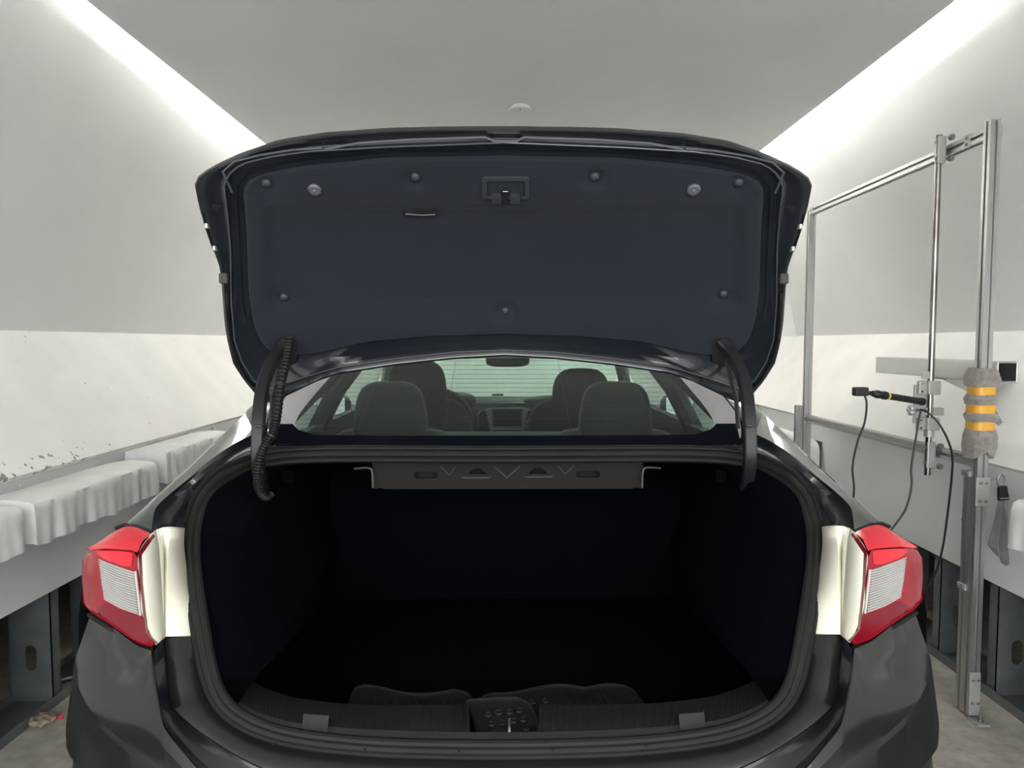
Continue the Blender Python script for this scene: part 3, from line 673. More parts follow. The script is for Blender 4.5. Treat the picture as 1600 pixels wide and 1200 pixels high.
for (px, py) in ((428,1161),(570,1171),(717,1174),(863,1172),(1010,1166),(1150,1153),(323,1069),(1253,1067),(300,803),(1282,799)):
    o_ = px - 787; best = min(SEAL, key=lambda q: abs(q[0]-abs(o_)) + abs(q[1]-py)*.7)
    MB().lathe([(.0022,0),(.0018,.003)], C(o_, py, best[2] - .006), (0,-1,.2), 8).build('vent_hole_shade', 'void', car, parent=wsl)  # raised black disc painted in for the dark of a hole

# ---------------------------------------------------------------- rear body around the opening
def rows_lr(rails, s, n=4): return [crom([C(s*a, b, c) for a, b, c in r], n) for r in rails]
GA = [(385,708,1.83),(405,716,1.79),(432,731,1.73),(458,752,1.665),(480,780,1.60),(491,806,1.545),(498,818,1.51),(500,826,1.49)]
GD = [(391,678,1.98),(420,692,1.90),(454,715,1.78),(487,743,1.67),(520,770,1.56),(542,792,1.47),(547,810,1.42),(549,830,1.385)]
GE = [(404,645,2.15),(428,668,2.02),(462,700,1.87),(492,729,1.74),(530,763,1.60),(555,786,1.51),(573,803,1.455),(588,816,1.42)]
def midr(a, b, f, dY): return [(p[0]+(q[0]-p[0])*f, p[1]+(q[1]-p[1])*f, p[2]+(q[2]-p[2])*f + dY) for p, q in zip(a, b)]
CR1 = [(549,833,1.372),(569,864,1.325),(566,910,1.315),(562,959,1.305),(542,1006,1.305)]
CR2 = [(543,827,1.40),(538,855,1.378),(534,910,1.362),(531,965,1.347),(529,995,1.337)]
CR3 = [(532,823,1.41),(529,860,1.40),(529,910,1.378),(529,960,1.358),(527,993,1.342)]
CR3b = [(520,822,1.425),(523,860,1.395),(525,910,1.372),(526,960,1.352),(526,993,1.336)]
CR4 = [(498,824,1.46),(499,855,1.44),(492,910,1.41),(485,955,1.375),(481,993,1.35)]
FL0 = [(483,992,1.352),(475,1040,1.318),(466,1078,1.295),(449,1108,1.275),(418,1134,1.26),(370,1156,1.248),(300,1171,1.238),(200,1181,1.231),(0,1186,1.227)]
FL1 = [(529,996,1.34),(526,1055,1.295),(522,1093,1.27),(511,1113,1.255),(463,1151,1.235),(393,1193,1.212),(300,1228,1.198),(200,1246,1.19),(0,1256,1.186)]
BT = [(644,958,1.44),(613,976,1.37),(576,1004,1.315),(553,1014,1.288),(549,1020,1.275),(545,1053,1.245),(534,1109,1.205),(526,1137,1.188),(498,1172,1.165),(472,1202,1.15),(380,1285,1.12),(200,1325,1.105),(0,1335,1.10)]
BCr = [(669,1032,1.452),(667,1048,1.43),(664,1067,1.395),(648,1100,1.335),(615,1137,1.275),(580,1165,1.228),(548,1189,1.195),(520,1210,1.172),(480,1245,1.148),(430,1285,1.125),(340,1345,1.10),(180,1385,1.085),(0,1395,1.08)]
BL_ = [(682,1130,1.44),(682,1150,1.415),(679,1172,1.375),(662,1195,1.32),(630,1225,1.275),(590,1265,1.235),(550,1310,1.205),(510,1350,1.18),(470,1390,1.16),(420,1425,1.14),(330,1465,1.115),(180,1490,1.10),(0,1495,1.095)]
for s in both:
    g = rows_lr([GA, midr(GA, GD, .25, .045), midr(GA, GD, .55, .05), midr(GA, GD, .85, .035), midr(GA, GD, .97, .008), GD], s)
    MB().loft(g).build('trunk_gutter', 'paint_inner', car, smooth=45)
    # quarter panel: from the lid gap over the shoulder and down the flank
    rails = rows_lr([GD, midr(GD, GE, .5, -.004), GE], s)
    e = rails[-1]
    def flank(f, zf):
        return [Vector((s*(abs(p.x) + (.868 - abs(p.x))*f), p.y + .03*f, zf if zf is not None else p.z - .10*f)) for p in e]
    rails += [flank(.35, None), flank(.75, None), flank(1.0, None)]
    MB().loft(rails).build('quarter_panel', 'paint', car, smooth=50)
    low = [Vector((s*.868, p.y + .03, p.z - .10)) for p in e]
    side = [low, [Vector((s*.885, p.y + .03, .88)) for p in e], [Vector((s*.89, p.y + .03, .68)) for p in e], [Vector((s*.885, p.y + .03, .34)) for p in e]]
    MB().loft(side).build('rear_flank', 'paint', car, smooth=50)
    # pale tail panels beside the lights
    MB().loft(rows_lr([CR1, midr(CR1, CR2, .5, .0), CR2], s, 6)).build('tail_panel', 'cream_shade', car, smooth=40, solid=.002)
    MB().loft(rows_lr([CR2, midr(CR2, CR3, .5, .004), CR3], s, 6)).build('tail_panel_ridge', 'cream', car, smooth=40, solid=.002)
    MB().loft(rows_lr([CR3, CR3b, CR4], s, 6)).build('tail_panel', 'cream', car, smooth=40, solid=.002)
    # painted flange under them, dark channel, bumper
    MB().loft(rows_lr([FL0, midr(FL0, FL1, .06, -.006), midr(FL0, FL1, .5, -.012), midr(FL0, FL1, .94, -.006), FL1], s)).build('rear_flange', 'paint_bumper', car, smooth=50)
    BG = [(549,1018,1.275),(547,1040,1.255),(540,1085,1.222),(530,1125,1.197),(498,1172,1.165),(460,1213,1.146),(380,1285,1.12),(200,1325,1.105),(0,1335,1.10)]
    MB().loft(rows_lr([FL1, midr(FL1, BG, .1, .03), midr(FL1, BG, .8, .06), [(a, b, c + .035) for a, b, c in BG], BG], s)).build('bumper_channel', 'paint_inner', car, smooth=40)
    base = rows_lr([BT, midr(BT, BCr, .06, -.004), midr(BT, BCr, .5, -.012), midr(BT, BCr, .9, -.006), BCr], s)
    lowr = rows_lr([BCr, midr(BCr, BL_, .12, .014), midr(BCr, BL_, .5, .014), BL_], s)
    ext = lambda rows, Y, xs: [[Vector((s*xs, Y, r[0].z + .01))] + r for r in rows]
    bp_ = MB().loft(ext(base, 1.72, .885)).loft(ext(lowr, 1.72, .89)).build('rear_bumper', 'paint_bumper', car, smooth=18)
    bl = ext(rows_lr([BL_], s), 1.72, .89)[0]
    MB().loft([bl, [Vector((v.x*.985, v.y + .012, v.z - .004)) for v in bl], [Vector((v.x*.99, v.y, v.z - .1)) for v in bl], [Vector((v.x*.95, v.y + .04, .24)) for v in bl]]).build('bumper_skirt', 'black_plastic', car, parent=bp_, smooth=40)

# ---------------------------------------------------------------- tail lights
def YT_(off, py):
    o = abs(off); Y = 1.292 + max(0, o - 545)*.00095
    if o > 615: Y += (o - 615)**2*.000030
    return Y + max(0, (880 - py))*.0002
def tl_patch(outline, s, d, name, mt, parent=None, n=48, hole=None):
    o = [(s*a, b) for a, b in outline]; c = (sum(a for a, b in o)/len(o), sum(b for a, b in o)/len(o))
    r = polar(o, c, n); rows = [[C(a, b, YT_(a, b) - d + .006) for a, b in r], [C(a, b, YT_(a, b) - d) for a, b in shr(r, [c]*n, .03)]]
    for f in (.15, .3, .45, .6, .75, .9, .99): rows.append([C(a, b, YT_(a, b) - d) for a, b in shr(r, [c]*n, f)])
    m = MB().loft(rows, cu=True); m.cap(rows[-1]); return m.build(name, mt, car, parent=parent, smooth=40)
for s in both:
    main = [(575,859),(571,868),(567,910),(562,959),(558,985),(543,1005),(551,1010),(576,1001),(613,974),(644,955),(656,941),(657,905),(656,874),(648,861),(636,856),(605,857)]
    tl = tl_patch(main, s, 0, 'tail_light', 'red_lens', n=96)
    # top facet up to the fender
    top = [[C(s*a, b, c) for a, b, c in q] for q in ([(549,833,1.375),(560,828,1.385),(573,823,1.40),(592,822,1.42),(620,838,1.43),(650,860,1.44)], [(571,862,1.31),(580,859,1.322),(590,858,1.334),(605,857,1.35),(625,856,1.375),(642,858,1.405)])]
    MB().loft([crom(top[0], 4), [ (a+b)/2 + Vector((0,-.006,.006)) for a, b in zip(crom(top[0],4), crom(top[1],4))], crom(top[1], 4)]).build('upper_lens', 'red_bright', car, parent=tl, smooth=40)
    MB().loft([[C(s*a, b, c) for a, b, c in ((588,823,1.410),(612,834,1.422),(648,859,1.432))], [C(s*a, b, c) for a, b, c in ((580,829,1.386),(606,842,1.392),(640,857,1.402))]]).build('upper_lens_sheen', 'red_sheen', car, parent=tl, smooth=40)  # pale pink strip: sheen of the upper lens put into the colour
    # inner lip that faces the lid
    MB().loft([[C(s*a, b, c) for a, b, c in ((549,833,1.374),(570,863,1.308),(567,910,1.300),(562,959,1.292),(558,986,1.290),(543,1005,1.292))],
               [C(s*a, b, c) for a, b, c in ((543,836,1.385),(564,866,1.325),(562,910,1.318),(557,959,1.31),(553,986,1.305),(539,1003,1.31))]]).build('inner_lip', 'red_lens', car, parent=tl, smooth=40)
    # lens zones of different tint
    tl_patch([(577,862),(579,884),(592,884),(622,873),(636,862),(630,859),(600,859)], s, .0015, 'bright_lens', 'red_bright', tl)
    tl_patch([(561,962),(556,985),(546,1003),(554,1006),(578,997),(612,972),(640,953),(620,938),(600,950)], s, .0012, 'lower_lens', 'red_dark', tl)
    wl_ = [(631,871),(576,891),(569,960),(600,949),(622,935),(627,910)]
    wo = tl_patch(wl_, s, .003, 'reversing_lens', 'white_lens', tl)
    rb = MB()
    for k in range(17):
        f = (k + .5)/17
        x0, y0 = 576 + (569-576)*f, 891 + (960-891)*f; x1, y1 = 631 + (622-631)*f, 871 + (936-871)*f
        pts = [(x0 + (x1-x0)*q, y0 + (y1-y0)*q + 2.0*math.sin(q*math.pi)) for q in (0, .25, .5, .75, 1)]
        rb.tube([C(s*a, b, YT_(a, b) - .0042) for a, b in pts], .0012, 6)
    tag(rb.build('lens_ribs', 'lens_rib', car, parent=wo), kind='stuff')
    MB().tube([C(s*a, b, YT_(a, b) - .004) for a, b in ((574,891),(570,925),(566,960))], .0026, 6).build('lens_border', 'lens_rib', car, parent=tl)
    # side wrap of the lens along the fender
    MB().loft([[C(s*656, y, YT_(656, y)) for y in (874,905,941)], [Vector((s*.868, 1.56, C(0, y, 1.5).z)) for y in (874,905,938)]]).build('side_lens', 'red_lens', car, parent=tl, smooth=40)
    MB().tube([C(s*a, b, YT_(a, b) + .012) for a, b in ((550,1013),(576,1005),(613,979),(646,959))], .005, 8).build('lower_gasket', 'rubber', car, parent=tl)
    MB().tube([C(s*a, b, c) for a, b, c in ((549,831,1.383),(573,821,1.408),(592,819,1.43),(604,824,1.44))], .004, 8).build('upper_gasket', 'rubber', car, parent=tl)

# ---------------------------------------------------------------- trunk
TN = [(0,1159,1.226),(110,1158.5,1.227),(227,1157,1.23),(315,1154,1.238),(367,1143,1.25),(398,1125,1.262),(419,1105,1.275)]
TB = [(0,1144,1.262),(110,1143,1.263),(227,1138,1.27),(300,1131,1.275),(341,1125,1.285),(384,1111,1.30),(414,1094,1.31)]
TF = [(0,1101,1.42),(110,1101,1.42),(227,1100,1.42),(315,1091,1.43),(350,1082,1.44),(376,1072,1.45),(396,1062,1.46)]
for s in both:
    n0 = rows_lr([TN, midr(TN, TB, .5, 0), TB], s, 5)
    sill = MB().loft(n0).build('sill_trim', 'sill_plastic', car, smooth=40)
    cut = lambda r: [q for q in r if abs(q[0]) >= 50]
    TB2 = [(53,1143.5,1.262)] + TB[1:]; TF2 = [(55,1101,1.42)] + TF[1:]
    n1 = rows_lr([TB2, midr(TB2, TF2, .1, -.004), midr(TB2, TF2, .5, -.01), TF2, [(a, b + 60, c + .01) for a, b, c in TF2]], s, 5)
    sl = MB().loft(n1).build('sill_slope', 'sill_shaded', car, parent=sill, smooth=40)
    MB().loft([[C(s*53, 1143.5, 1.262), C(s*54, 1120, 1.335), C(s*55, 1101, 1.42)], [C(s*53, 1160, 1.262), C(s*54, 1150, 1.335), C(s*55, 1150, 1.42)]]).build('notch_side', 'sill_shaded', car, parent=sill)
    rb = MB(); a_, b_ = crom([C(s*q, w_, e) for q, w_, e in TB2], 14), crom([C(s*q, w_, e) for q, w_, e in TF2], 14)
    mdl = crom([C(s*q, w_, e) for q, w_, e in midr(TB2, TF2, .5, -.0115)], 14)
    for i in range(1, len(a_), 2):
        rb.tube([a_[i] + Vector((0,.002,-.0005)), mdl[i], b_[i]], .0011, 5)
    tag(rb.build('sill_groove_shade', 'void', car, parent=sill), kind='stuff')  # black lines painted in for the shade of the grooves
    MB().loft([[C(s*a, b, c) for a, b, c in ((316,1144,1.245),(276,1147,1.242))], [C(s*a, b, c) for a, b, c in ((313,1113,1.278),(273,1116,1.275))], [C(s*a, b, c) for a, b, c in ((311,1119,1.33),(271,1122,1.325))]]).build('sill_tab', 'sill_tab', car, parent=sill, smooth=30, bevel=.002)
    # side walls of the load space
    w0 = crom([C(s*(abs(a) - 14), b + (4 if b < 760 else -2), c + .012) for a, b, c in SEAL[3:-7]], 3)
    w1 = [Vector((v.x*.90, v.y + .06, max(v.z - .01, .64))) for v in w0]; w2 = [Vector((s*min(abs(v.x), .56), 2.25, min(max(v.z, .62), 1.10))) for v in w0]
    w0.append(C(s*421, 1107, 1.277)); w1.append(C(s*397, 1064, 1.46)); w2.append(Vector((s*.56, 2.25, .62)))
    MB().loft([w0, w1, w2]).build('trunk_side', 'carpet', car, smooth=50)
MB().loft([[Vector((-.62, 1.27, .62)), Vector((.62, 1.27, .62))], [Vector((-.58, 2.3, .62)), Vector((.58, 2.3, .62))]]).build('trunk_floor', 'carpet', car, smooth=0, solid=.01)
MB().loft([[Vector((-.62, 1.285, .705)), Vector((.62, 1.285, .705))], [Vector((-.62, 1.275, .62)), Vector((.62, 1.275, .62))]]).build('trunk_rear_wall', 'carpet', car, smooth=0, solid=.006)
slots = [[(580,945),(711,944),(715,951),(690,950),(640,947),(600,948)], [(866,942.5),(986,943.5),(980,948),(975,945.5)]]
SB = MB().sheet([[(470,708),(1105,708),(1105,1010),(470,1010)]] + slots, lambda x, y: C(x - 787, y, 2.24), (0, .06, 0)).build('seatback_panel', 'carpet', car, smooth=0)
for q in slots: MB().sheet([q], lambda x, y: C(x - 787, y, 2.238), (0, .05, 0)).build('seat_gap_light', 'beige', car, parent=SB, smooth=0)  # pale strips painted in for slits of light through the seatback
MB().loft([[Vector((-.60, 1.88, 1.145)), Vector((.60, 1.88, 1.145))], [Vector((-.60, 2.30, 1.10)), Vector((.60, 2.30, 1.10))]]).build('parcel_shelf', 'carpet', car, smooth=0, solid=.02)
# pressed cross member under the rear window
so = [(580,722),(1003,722),(1003,764),(992,762),(985,764),(600,764),(592,762),(583,764)]
hs = [rrect(645, 737, 682, 747.5, 5), rrect(898, 736, 936, 746.5, 5), [(728,741),(739,732),(749,732),(759,741)], [(822.5,740.5),(833,731),(844,731),(855,740.5)]]
sm = MB().sheet([so] + hs, lambda x, y: C(x - 787, y, 1.93 + (y - 720)*.0008), (0, .004, 0)).build('cross_member', 'shelf_metal', car, smooth=0)
MB().box(C(5, 742, 1.985), (.74, .012, .07)).build('cross_member_back', 'void', car, parent=sm, smooth=0)
for pl in ([(687,729),(700,742),(710,729)], [(719,744),(722,746.5),(762,746.5),(765,744)], [(771,729),(790,746.5),(810,729)], [(817,744),(819,745.5),(860,745),(862,743)], [(870,728),(881,741),(895,728)]):
    MB().tube([C(x - 787, y, 1.926 + (y-720)*.0008) for x, y in pl], .0022, 8).build('pressed_bead', 'bead_highlight', car, parent=sm)
for a, b in ((580, 1), (1003, -1)):
    MB().tube(crom([C(x - 787, y, 1.925) for x, y in ((a - b*28, 732), (a - b*6, 731), (a, 738), (a + b*1, 762))], 4), .003, 8).build('edge_bead', 'bead_highlight', car, parent=sm)
# latch striker
MB().tube([C(8, 1146, 1.29), C(8, 1137, 1.30), C(8, 1124, 1.32)], [.0032, .0028, .003], 8).build('latch_striker', 'chrome', car)
# cowl strip between weatherstrip and glass
MB().loft([crom([C(o_, y, Y) for o_, y, Y in ((-392,699,1.86),(-200,700,1.885),(0,700,1.89),(200,700,1.885),(392,699,1.86))], 4), crom([C(o_, y, Y) for o_, y, Y in ((-385,713,1.83),(-200,706,1.868),(0,706,1.868),(200,706,1.868),(385,713,1.83))], 4)]).build('cowl_strip', 'paint_inner', car, smooth=50)
MB().tube(crom([C(o_, y, Y) for o_, y, Y in ((-385,698,1.85),(-200,700,1.875),(0,700,1.88),(200,700,1.875),(385,698,1.85))], 6), .004, 8).build('glass_seal', 'rubber_dusty', car)

# ---------------------------------------------------------------- rear window
YG = smooth_tab([(530, 2.68), (556, 2.54), (580, 2.40), (610, 2.23), (650, 2.05), (683, 1.935), (702, 1.885)])
def gp(off, py, d=0):
    p = C(off, py, interp(py, YG) + .05*(abs(off)/370)**3); return p + Vector((0, .35*d, -.94*d))
GO = mir([(0,540),(150,541),(230,548),(285,570),(327,602),(352,632),(368,655),(372,680),(368,694),(200,700),(0,701)][::1])
GI = mir([(0,546),(130,548),(215,560),(262,580),(276,592),(300,620),(320,645),(328,662),(322,674),(298,682),(200,683),(0,683)])
go, gi = polar(GO, (0,630), 160), polar(GI, (0,630), 160)
rows = [[gp(x, y) for x, y in shr(go, gi, f)] for f in (0, .33, .66, 1)]
rw = MB().loft(rows, cu=True).build('rear_window', 'frit_reflection', car, smooth=60)
rows = [[gp(x, y) for x, y in shr(gi, [(0,630)]*160, f)] for f in (0, .1, .2, .3, .4, .5, .6, .7, .8, .9, .99)]
m = MB().loft(rows, cu=True); m.cap(rows[-1]); m.build('tinted_pane', 'rear_glass_tint', car, parent=rw, smooth=60)
lt_top = [(-362,664),(-331,664),(-322,673),(-298,681),(-200,682.5),(0,682.5)]; lt_bot = [(-369,694),(-340,695.5),(-325,696.5),(-298,697.5),(-200,700),(0,701)]
fullr = lambda r: r + [(-x, y) for x, y in r[-2::-1]]
def dense(r, n=8): return [(a_[0] + (b_[0]-a_[0])*k/n, a_[1] + (b_[1]-a_[1])*k/n) for a_, b_ in zip(r, r[1:]) for k in range(n)] + [r[-1]]
tp_, bt_ = dense(fullr(lt_top)), dense(fullr(lt_bot))
MB().loft([[gp(p_[0] + (q_[0]-p_[0])*f, p_[1] + (q_[1]-p_[1])*f, -.004) for p_, q_ in zip(tp_, bt_)] for f in (0, .33, .66, 1)]).build('lower_frit', 'frit_matte', car, parent=rw, smooth=60)
df = MB()
for k in range(17):
    y = 562 + k*7.0
    xs = [x for x, yy in gi if abs(yy - y) < 6]; w_ = max(abs(x) for x in xs) - 8 if xs else 250
    df.tube([gp(-w_ + 2*w_*i/16, y, .004) for i in range(17)], .0006, 4)
for q in ([(-197,583),(-229,669)], [(-78,564),(-95,674)], [(82.5,562),(103.5,671)], [(206,598),(235,668)]):
    df.tube([gp(q[0][0] + (q[1][0]-q[0][0])*i/8, q[0][1] + (q[1][1]-q[0][1])*i/8, .004) for i in range(9)], .0008, 4)
tag(df.build('defroster_wires', 'defrost', car, parent=rw), kind='stuff')

# ---------------------------------------------------------------- rest of the body: sail panels, roof, sides, bonnet, wheels
for s in both:
    ge = crom([C(s*a, b, c) for a, b, c in ((372,697,1.885),(374,680,1.96),(370,655,2.07),(354,632,2.17),(329,602,2.30),(286,569,2.50),(232,547,2.66))], 4)
    se = crom([C(s*a, b, c) for a, b, c in ((391,678,1.98),(396,662,2.06),(404,645,2.15),(393,632,2.26),(372,612,2.42),(332,585,2.60),(262,548,2.82))], 4)
    md = [(a + b)/2 + Vector((0, -.012, .014)) for a, b in zip(ge, se)]
    MB().loft([ge, md, se]).build('sail_panel', 'paint', car, smooth=50)
    # flank from the shoulder forward
    st = [(2.15,.868,1.13),(2.6,.872,1.10),(3.2,.875,1.06),(3.9,.87,1.02),(4.4,.86,.98),(4.9,.82,.93),(5.25,.72,.86),(5.42,.50,.78),(5.45,.0,.76)]
    top_ = [Vector((s*(x - .055 if x > .1 else 0), y, z)) for y, x, z in st]; sh = [Vector((s*x, y, z - .05)) for y, x, z in st]
    md_ = [Vector((s*(x + .02 if x > .1 else 0), y, .68)) for y, x, z in st]; lo = [Vector((s*(x + .01 if x > .1 else 0), y, .27)) for y, x, z in st]
    sd = MB().loft([crom(r, 3) for r in (top_, sh, md_, lo)]).build('body_side', 'paint', car, smooth=50)
    for y in (2.75, 3.75): MB().box((s*.905, y, .93), (.03, .20, .028)).build('door_handle', 'paint', car, parent=sd, smooth=0, bevel=.006)
    # sail outer face below the pillar line
    MB().loft([se, [Vector((s*(.81 + .055*(1 if v.y > 1 else 0)), min(v.y + .02, 2.40), interp(v.y, [(1.9,1.14),(2.15,1.13),(2.9,1.08)]))) for v in se]]).build('pillar_skin', 'paint', car, smooth=50)
    # side windows and pillars
    belt = lambda y: Vector((s*.82, y, interp(y, [(2.15,1.13),(2.6,1.10),(3.2,1.06),(3.9,1.02),(4.45,.98)])))
    roofr = lambda y: Vector((s*.60, y, interp(y, [(2.5,1.36),(2.8,1.41),(3.3,1.425),(3.6,1.41),(3.75,1.385)])))
    for y0, y1, y2, y3 in ((2.42, 3.02, 2.62, 3.02), (3.10, 4.25, 3.10, 3.72)):
        MB().loft([[belt(y0), belt(y1)], [(belt(y0)+roofr(y2))/2 + Vector((s*.02,0,.01)), (belt(y1)+roofr(y3))/2 + Vector((s*.02,0,.01))], [roofr(y2), roofr(y3)]]).build('side_window', 'side_tint', car, smooth=60)
    MB().tube([belt(3.06), (belt(3.06)+roofr(3.06))/2 + Vector((s*.015,0,.01)), roofr(3.06)], .04, 8).build('centre_pillar', 'dash', car)
    MB().tube([belt(2.38), (belt(2.38) + roofr(2.60))/2 + Vector((s*.0,0,.0)), roofr(2.64)], [.035, .035, .035], 10).build('rear_pillar_trim', 'dash', car)
    MB().tube([Vector((s*.76, 4.42, 1.02)), Vector((s*.68, 4.05, 1.22)), Vector((s*.59, 3.70, 1.39))], .035, 8).build('front_pillar', 'trim_grey', car)
    MB().tube([roofr(y) for y in (2.5, 2.8, 3.2, 3.5, 3.72)], .03, 8).build('roof_rail', 'paint', car)
    # door mirror
    dm = MB().blob((s*.955, 3.93, 1.10), (.095, .05, .065), .75, fn=lambda v: v + Vector((0, abs(v.x)*.1, 0))).build('door_mirror', 'paint', car)
    MB().box((s*.955, 3.878, 1.10), (.15, .004, .095)).build('mirror_glass', 'chrome', car, parent=dm, smooth=0, bevel=.001)
    MB().tube([(s*.83, 3.97, 1.05), (s*.90, 3.95, 1.07)], .02, 8).build('mirror_arm', 'black_plastic', car, parent=dm)
    for y in (2.28, 4.92):
        wh = MB().lathe([(.20,-.09),(.30,-.10),(.318,-.08),(.32,0),(.318,.08),(.30,.10),(.20,.09)], (s*.77, y, .32), (1,0,0), 36).build('wheel', 'tyre', car)
        MB().lathe([(.20,0),(.205,.012),(.18,.004),(.06,.012),(.05,.02),(.01,.021)], (s*.862, y, .32), (s,0,0), 30).build('wheel_rim', 'rim', car, parent=wh)
rf = []
for y, z, x in ((2.60,1.395,.56),(2.8,1.425,.58),(3.1,1.438,.59),(3.4,1.43,.585),(3.68,1.405,.57)):
    rf.append([Vector((x*u, y, z + .03*(1 - u*u))) for u in [k/6 for k in range(-6, 7)]])
MB().loft(rf).build('roof', 'paint', car, smooth=60, solid=.012)
MB().loft([[Vector((x.x*.97, x.y, x.z - .03)) for x in r] for r in rf]).build('headliner', 'trim_grey', car, smooth=60, solid=.006)
ws = []
for f in (0, .25, .5, .75, 1):
    ws.append([Vector(((.57 + .15*f)*u, 3.70 + .80*f + .10*f*(1 - u*u), 1.395 - .37*f + .03*(1-u*u))) for u in [k/6 for k in range(-6, 7)]])
MB().loft(ws).build('windshield', 'windshield_tint', car, smooth=60)
bn = []
for y, z, x in ((4.5,1.03,.78),(4.8,1.0,.76),(5.1,.95,.70),(5.3,.88,.60),(5.42,.80,.42)):
    bn.append([Vector((x*u, y + .06*(1-u*u)*(1 if y < 4.6 else 0), z + .03*(1-u*u) - .02)) for u in [k/6 for k in range(-6, 7)]])
MB().loft(bn).build('bonnet', 'paint', car, smooth=60)
MB().box((0, 3.3, .25), (1.5, 4.1, .04)).build('underbody', 'black_plastic', car, smooth=0)
for s in both: MB().box((s*.80, 3.6, .70), (.04, 2.6, .8)).build('door_inner', 'dash_dark', car, smooth=0)
MB().box((0, 3.2, .45), (1.5, 2.0, .03)).build('cabin_floor', 'carpet', car, smooth=0)

# ---------------------------------------------------------------- cabin seen through the rear window
for x, w_ in ((-.40, .125), (.385, .125)):
    o = MB().blob((x, 2.50, .87), (.27, .09, .28), .5).build('rear_seat', 'seat_cloth', car)
    MB().blob((x, 2.475, 1.20), (w_, .055, .115), .55, fn=lambda v: v + Vector((-.35*v.x*v.z/.115*.35, 0, 0))).build('headrest', 'seat_cloth', car, parent=o)
MB().blob((0, 2.50, .85), (.62, .10, .28), .35).build('rear_seat', 'seat_cloth', car)
for x, zt in ((-.385, 1.37), (.33, 1.335)):
    o = MB().blob((x, 3.12, .88), (.25, .09, .33), .5).build('front_seat', 'seat_front', car)
    MB().blob((x, 3.10, zt - .135), (.128, .06, .138), .62, fn=lambda v: v + Vector((-.05*v.x*max(0, v.z)/.13, 0, 0))).build('headrest', 'seat_front', car, parent=o)
# dashboard
dsh = MB().loft([[Vector((x, 4.46, 1.045)) for x in (-.74,-.3,0,.3,.74)], [Vector((x, 4.25, 1.12 + .005*(abs(x) < .1))) for x in (-.74,-.3,0,.3,.74)], [Vector((x, 4.08, 1.10)) for x in (-.74,-.3,0,.3,.74)], [Vector((x, 4.02, 1.03)) for x in (-.74,-.3,0,.3,.74)], [Vector((x, 4.05, .70)) for x in (-.74,-.3,0,.3,.74)]]).build('dashboard', 'dash', car, smooth=40)
def dpx(px, py): return C(px - 790 + (790-787)*.6, py, 3.985)
sc = MB().prism([dpx(x, y) for x, y in ((766,638),(815,638),(815,668),(766,668))], (0, .03, 0)).build('centre_screen', 'screen', car, parent=dsh, smooth=0, bevel=.003)
for q in ([(756,641),(766,638.5),(769,642),(769,672),(764,676),(762,660)], [(812,642),(815,638.5),(825,641),(819,660),(817,676),(812,672)]):
    MB().prism([dpx(x, y) for x, y in q], (0, .025, 0)).build('screen_surround', 'trim_grey', car, parent=dsh, smooth=0)
MB().prism([dpx(x, y) for x, y in ((764,666),(817,666),(817,672),(764,672))], (0, .025, 0)).build('control_strip', 'trim_grey', car, parent=dsh, smooth=0)
for b_ in (0, 1):
    v = [(746,672),(744.5,655),(746,646),(751,641),(756,641.5),(760,650),(761,672)]
    if b_: v = [(1580 - x, y) for x, y in v]
    vt = MB().prism([dpx(x, y) for x, y in v], (0, .02, 0)).build('air_vent', 'dash_dark', car, parent=dsh, smooth=0)
    MB().tube([dpx(x, y) + Vector((0,-.003,0)) for x, y in v[:5]], .0032, 8).build('vent_trim', 'chrome', car, parent=dsh)
    MB().tube([dpx(1580-752 if b_ else 752, 660) + Vector((0,-.005,0)), dpx(1580-752 if b_ else 752, 665) + Vector((0,-.005,0))], .003, 6).build('vent_knob', 'chrome', car, parent=dsh)
MB().blob((-.37, 4.10, 1.11), (.20, .10, .055), .7).build('instrument_hood', 'dash_dark', car, parent=dsh)
MB().blob((.37, 4.16, 1.09), (.28, .12, .05), .7).build('passenger_dash', 'dash', car, parent=dsh)
MB().box((-.05, 4.33, 1.13), (.07, .03, .012)).build('dash_sensor', 'dash_dark', car, parent=dsh, smooth=0, bevel=.004)
sw = MB().tube([Vector((-.37 + .185*math.cos(a), 3.78 + .06*math.sin(a), 1.02 + .17*math.sin(a))) for a in [k*math.pi/20 for k in range(40)]], .015, 10, closed=True).build('steering_wheel', 'dash_dark', car)
MB().blob((-.37, 3.80, 1.02), (.08, .03, .06), .6).build('wheel_hub', 'dash_dark', car, parent=sw)
MB().box((-.37, 3.80, 1.02), (.34, .018, .035)).build('wheel_spoke', 'dash_dark', car, parent=sw, smooth=0, bevel=.004)
MB().blob(C(3, 563, 3.82), (.118, .02, .036), .6).build('interior_mirror', 'black_plastic', car)
MB().tube([C(3, 552, 3.84), Vector((C(3, 552, 3.84).x, 3.88, 1.40))], .01, 8).build('mirror_stalk', 'black_plastic', car)

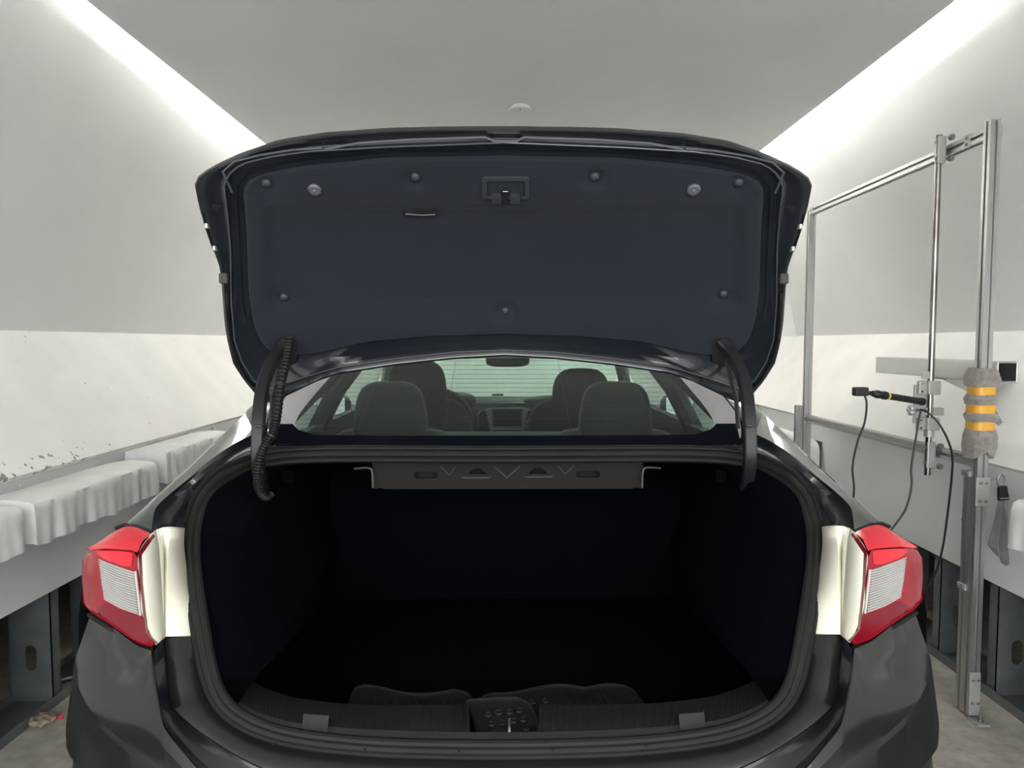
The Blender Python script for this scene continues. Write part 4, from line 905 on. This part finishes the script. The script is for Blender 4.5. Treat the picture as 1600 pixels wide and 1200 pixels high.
# ================================================================== rubber mats lying in the trunk
CX = -.016
def mat_thing(label, outline, z, tilt, studs=None, ribs=None, rim=.004):
    # outline in picture pixels, laid on a gently tilted plane through height z
    f = lambda x, y, d=0: PZ(x, y, z + tilt*(1146 - y)/50) + Vector((0, 0, d))
    c = [sum(q[k] for q in outline)/len(outline) for k in (0, 1)]; p = f(*c)
    t = thing('rubber_mat', label, 'mat', (p.x, p.y, z - .02), 'rubber mats in the trunk')
    ol = [(v.x, v.y) for v in crom([Vector((x, y, 0)) for x, y in outline], 5, True)]
    MB().sheet([ol], lambda x, y: f(x, y), (0, 0, -.008)).build('mat_body', 'mat_rubber', t, smooth=30)
    MB().tube([f(x, y, .001) for x, y in ol], rim, 6, closed=True).build('raised_edge', 'mat_rubber', t)
    if ribs:
        for a, b in ribs: MB().tube([f(*a, .001), f(*b, .001)], .0028, 6).build('rib', 'mat_rubber', t)
    if studs:
        for x, y in studs:
            q = f(x, y, .0); MB().lathe([(.0085,0),(.0085,.005),(.007,.0065),(.006,.003),(.001,.003)], q, (0, -.15, 1), 14).build('stud', 'mat_rubber', t)
    return t
mat_thing('black ribbed rubber mat, leftmost in the trunk', [(551,1115),(552,1085),(562,1074),(585,1074),(630,1084),(665,1086),(692,1083),(712,1080),(735,1090),(742,1120),(700,1130),(620,1126)], .668, .0,
          ribs=[((563 + 11*k, 1092 + k*.5), (572 + 11*k, 1112 + k*.5)) for k in range(15)])
mat_thing('black rubber mat with diagonal ribs, rightmost in the trunk', [(745,1110),(760,1088),(800,1084),(855,1073),(885,1072),(915,1076),(945,1071),(978,1074),(996,1090),(1000,1112),(930,1128),(840,1128)], .660, .0,
          studs=[(832,1100),(852,1098),(846,1110),(866,1108)], ribs=[((880 + 9*k, 1084), (895 + 9*k, 1110)) for k in range(10)])
mat_thing('small studded black rubber flap in the sill notch', [(728,1098),(760,1094),(800,1092),(815,1095),(832,1110),(842,1143),(835,1152),(760,1152),(748,1146),(738,1118)], .690, .012,
          studs=[(763,1119),(779,1116),(796,1115),(811,1113),(768,1134),(785,1132),(803,1129),(818,1127),(773,1147),(823,1141),(805,1146)])
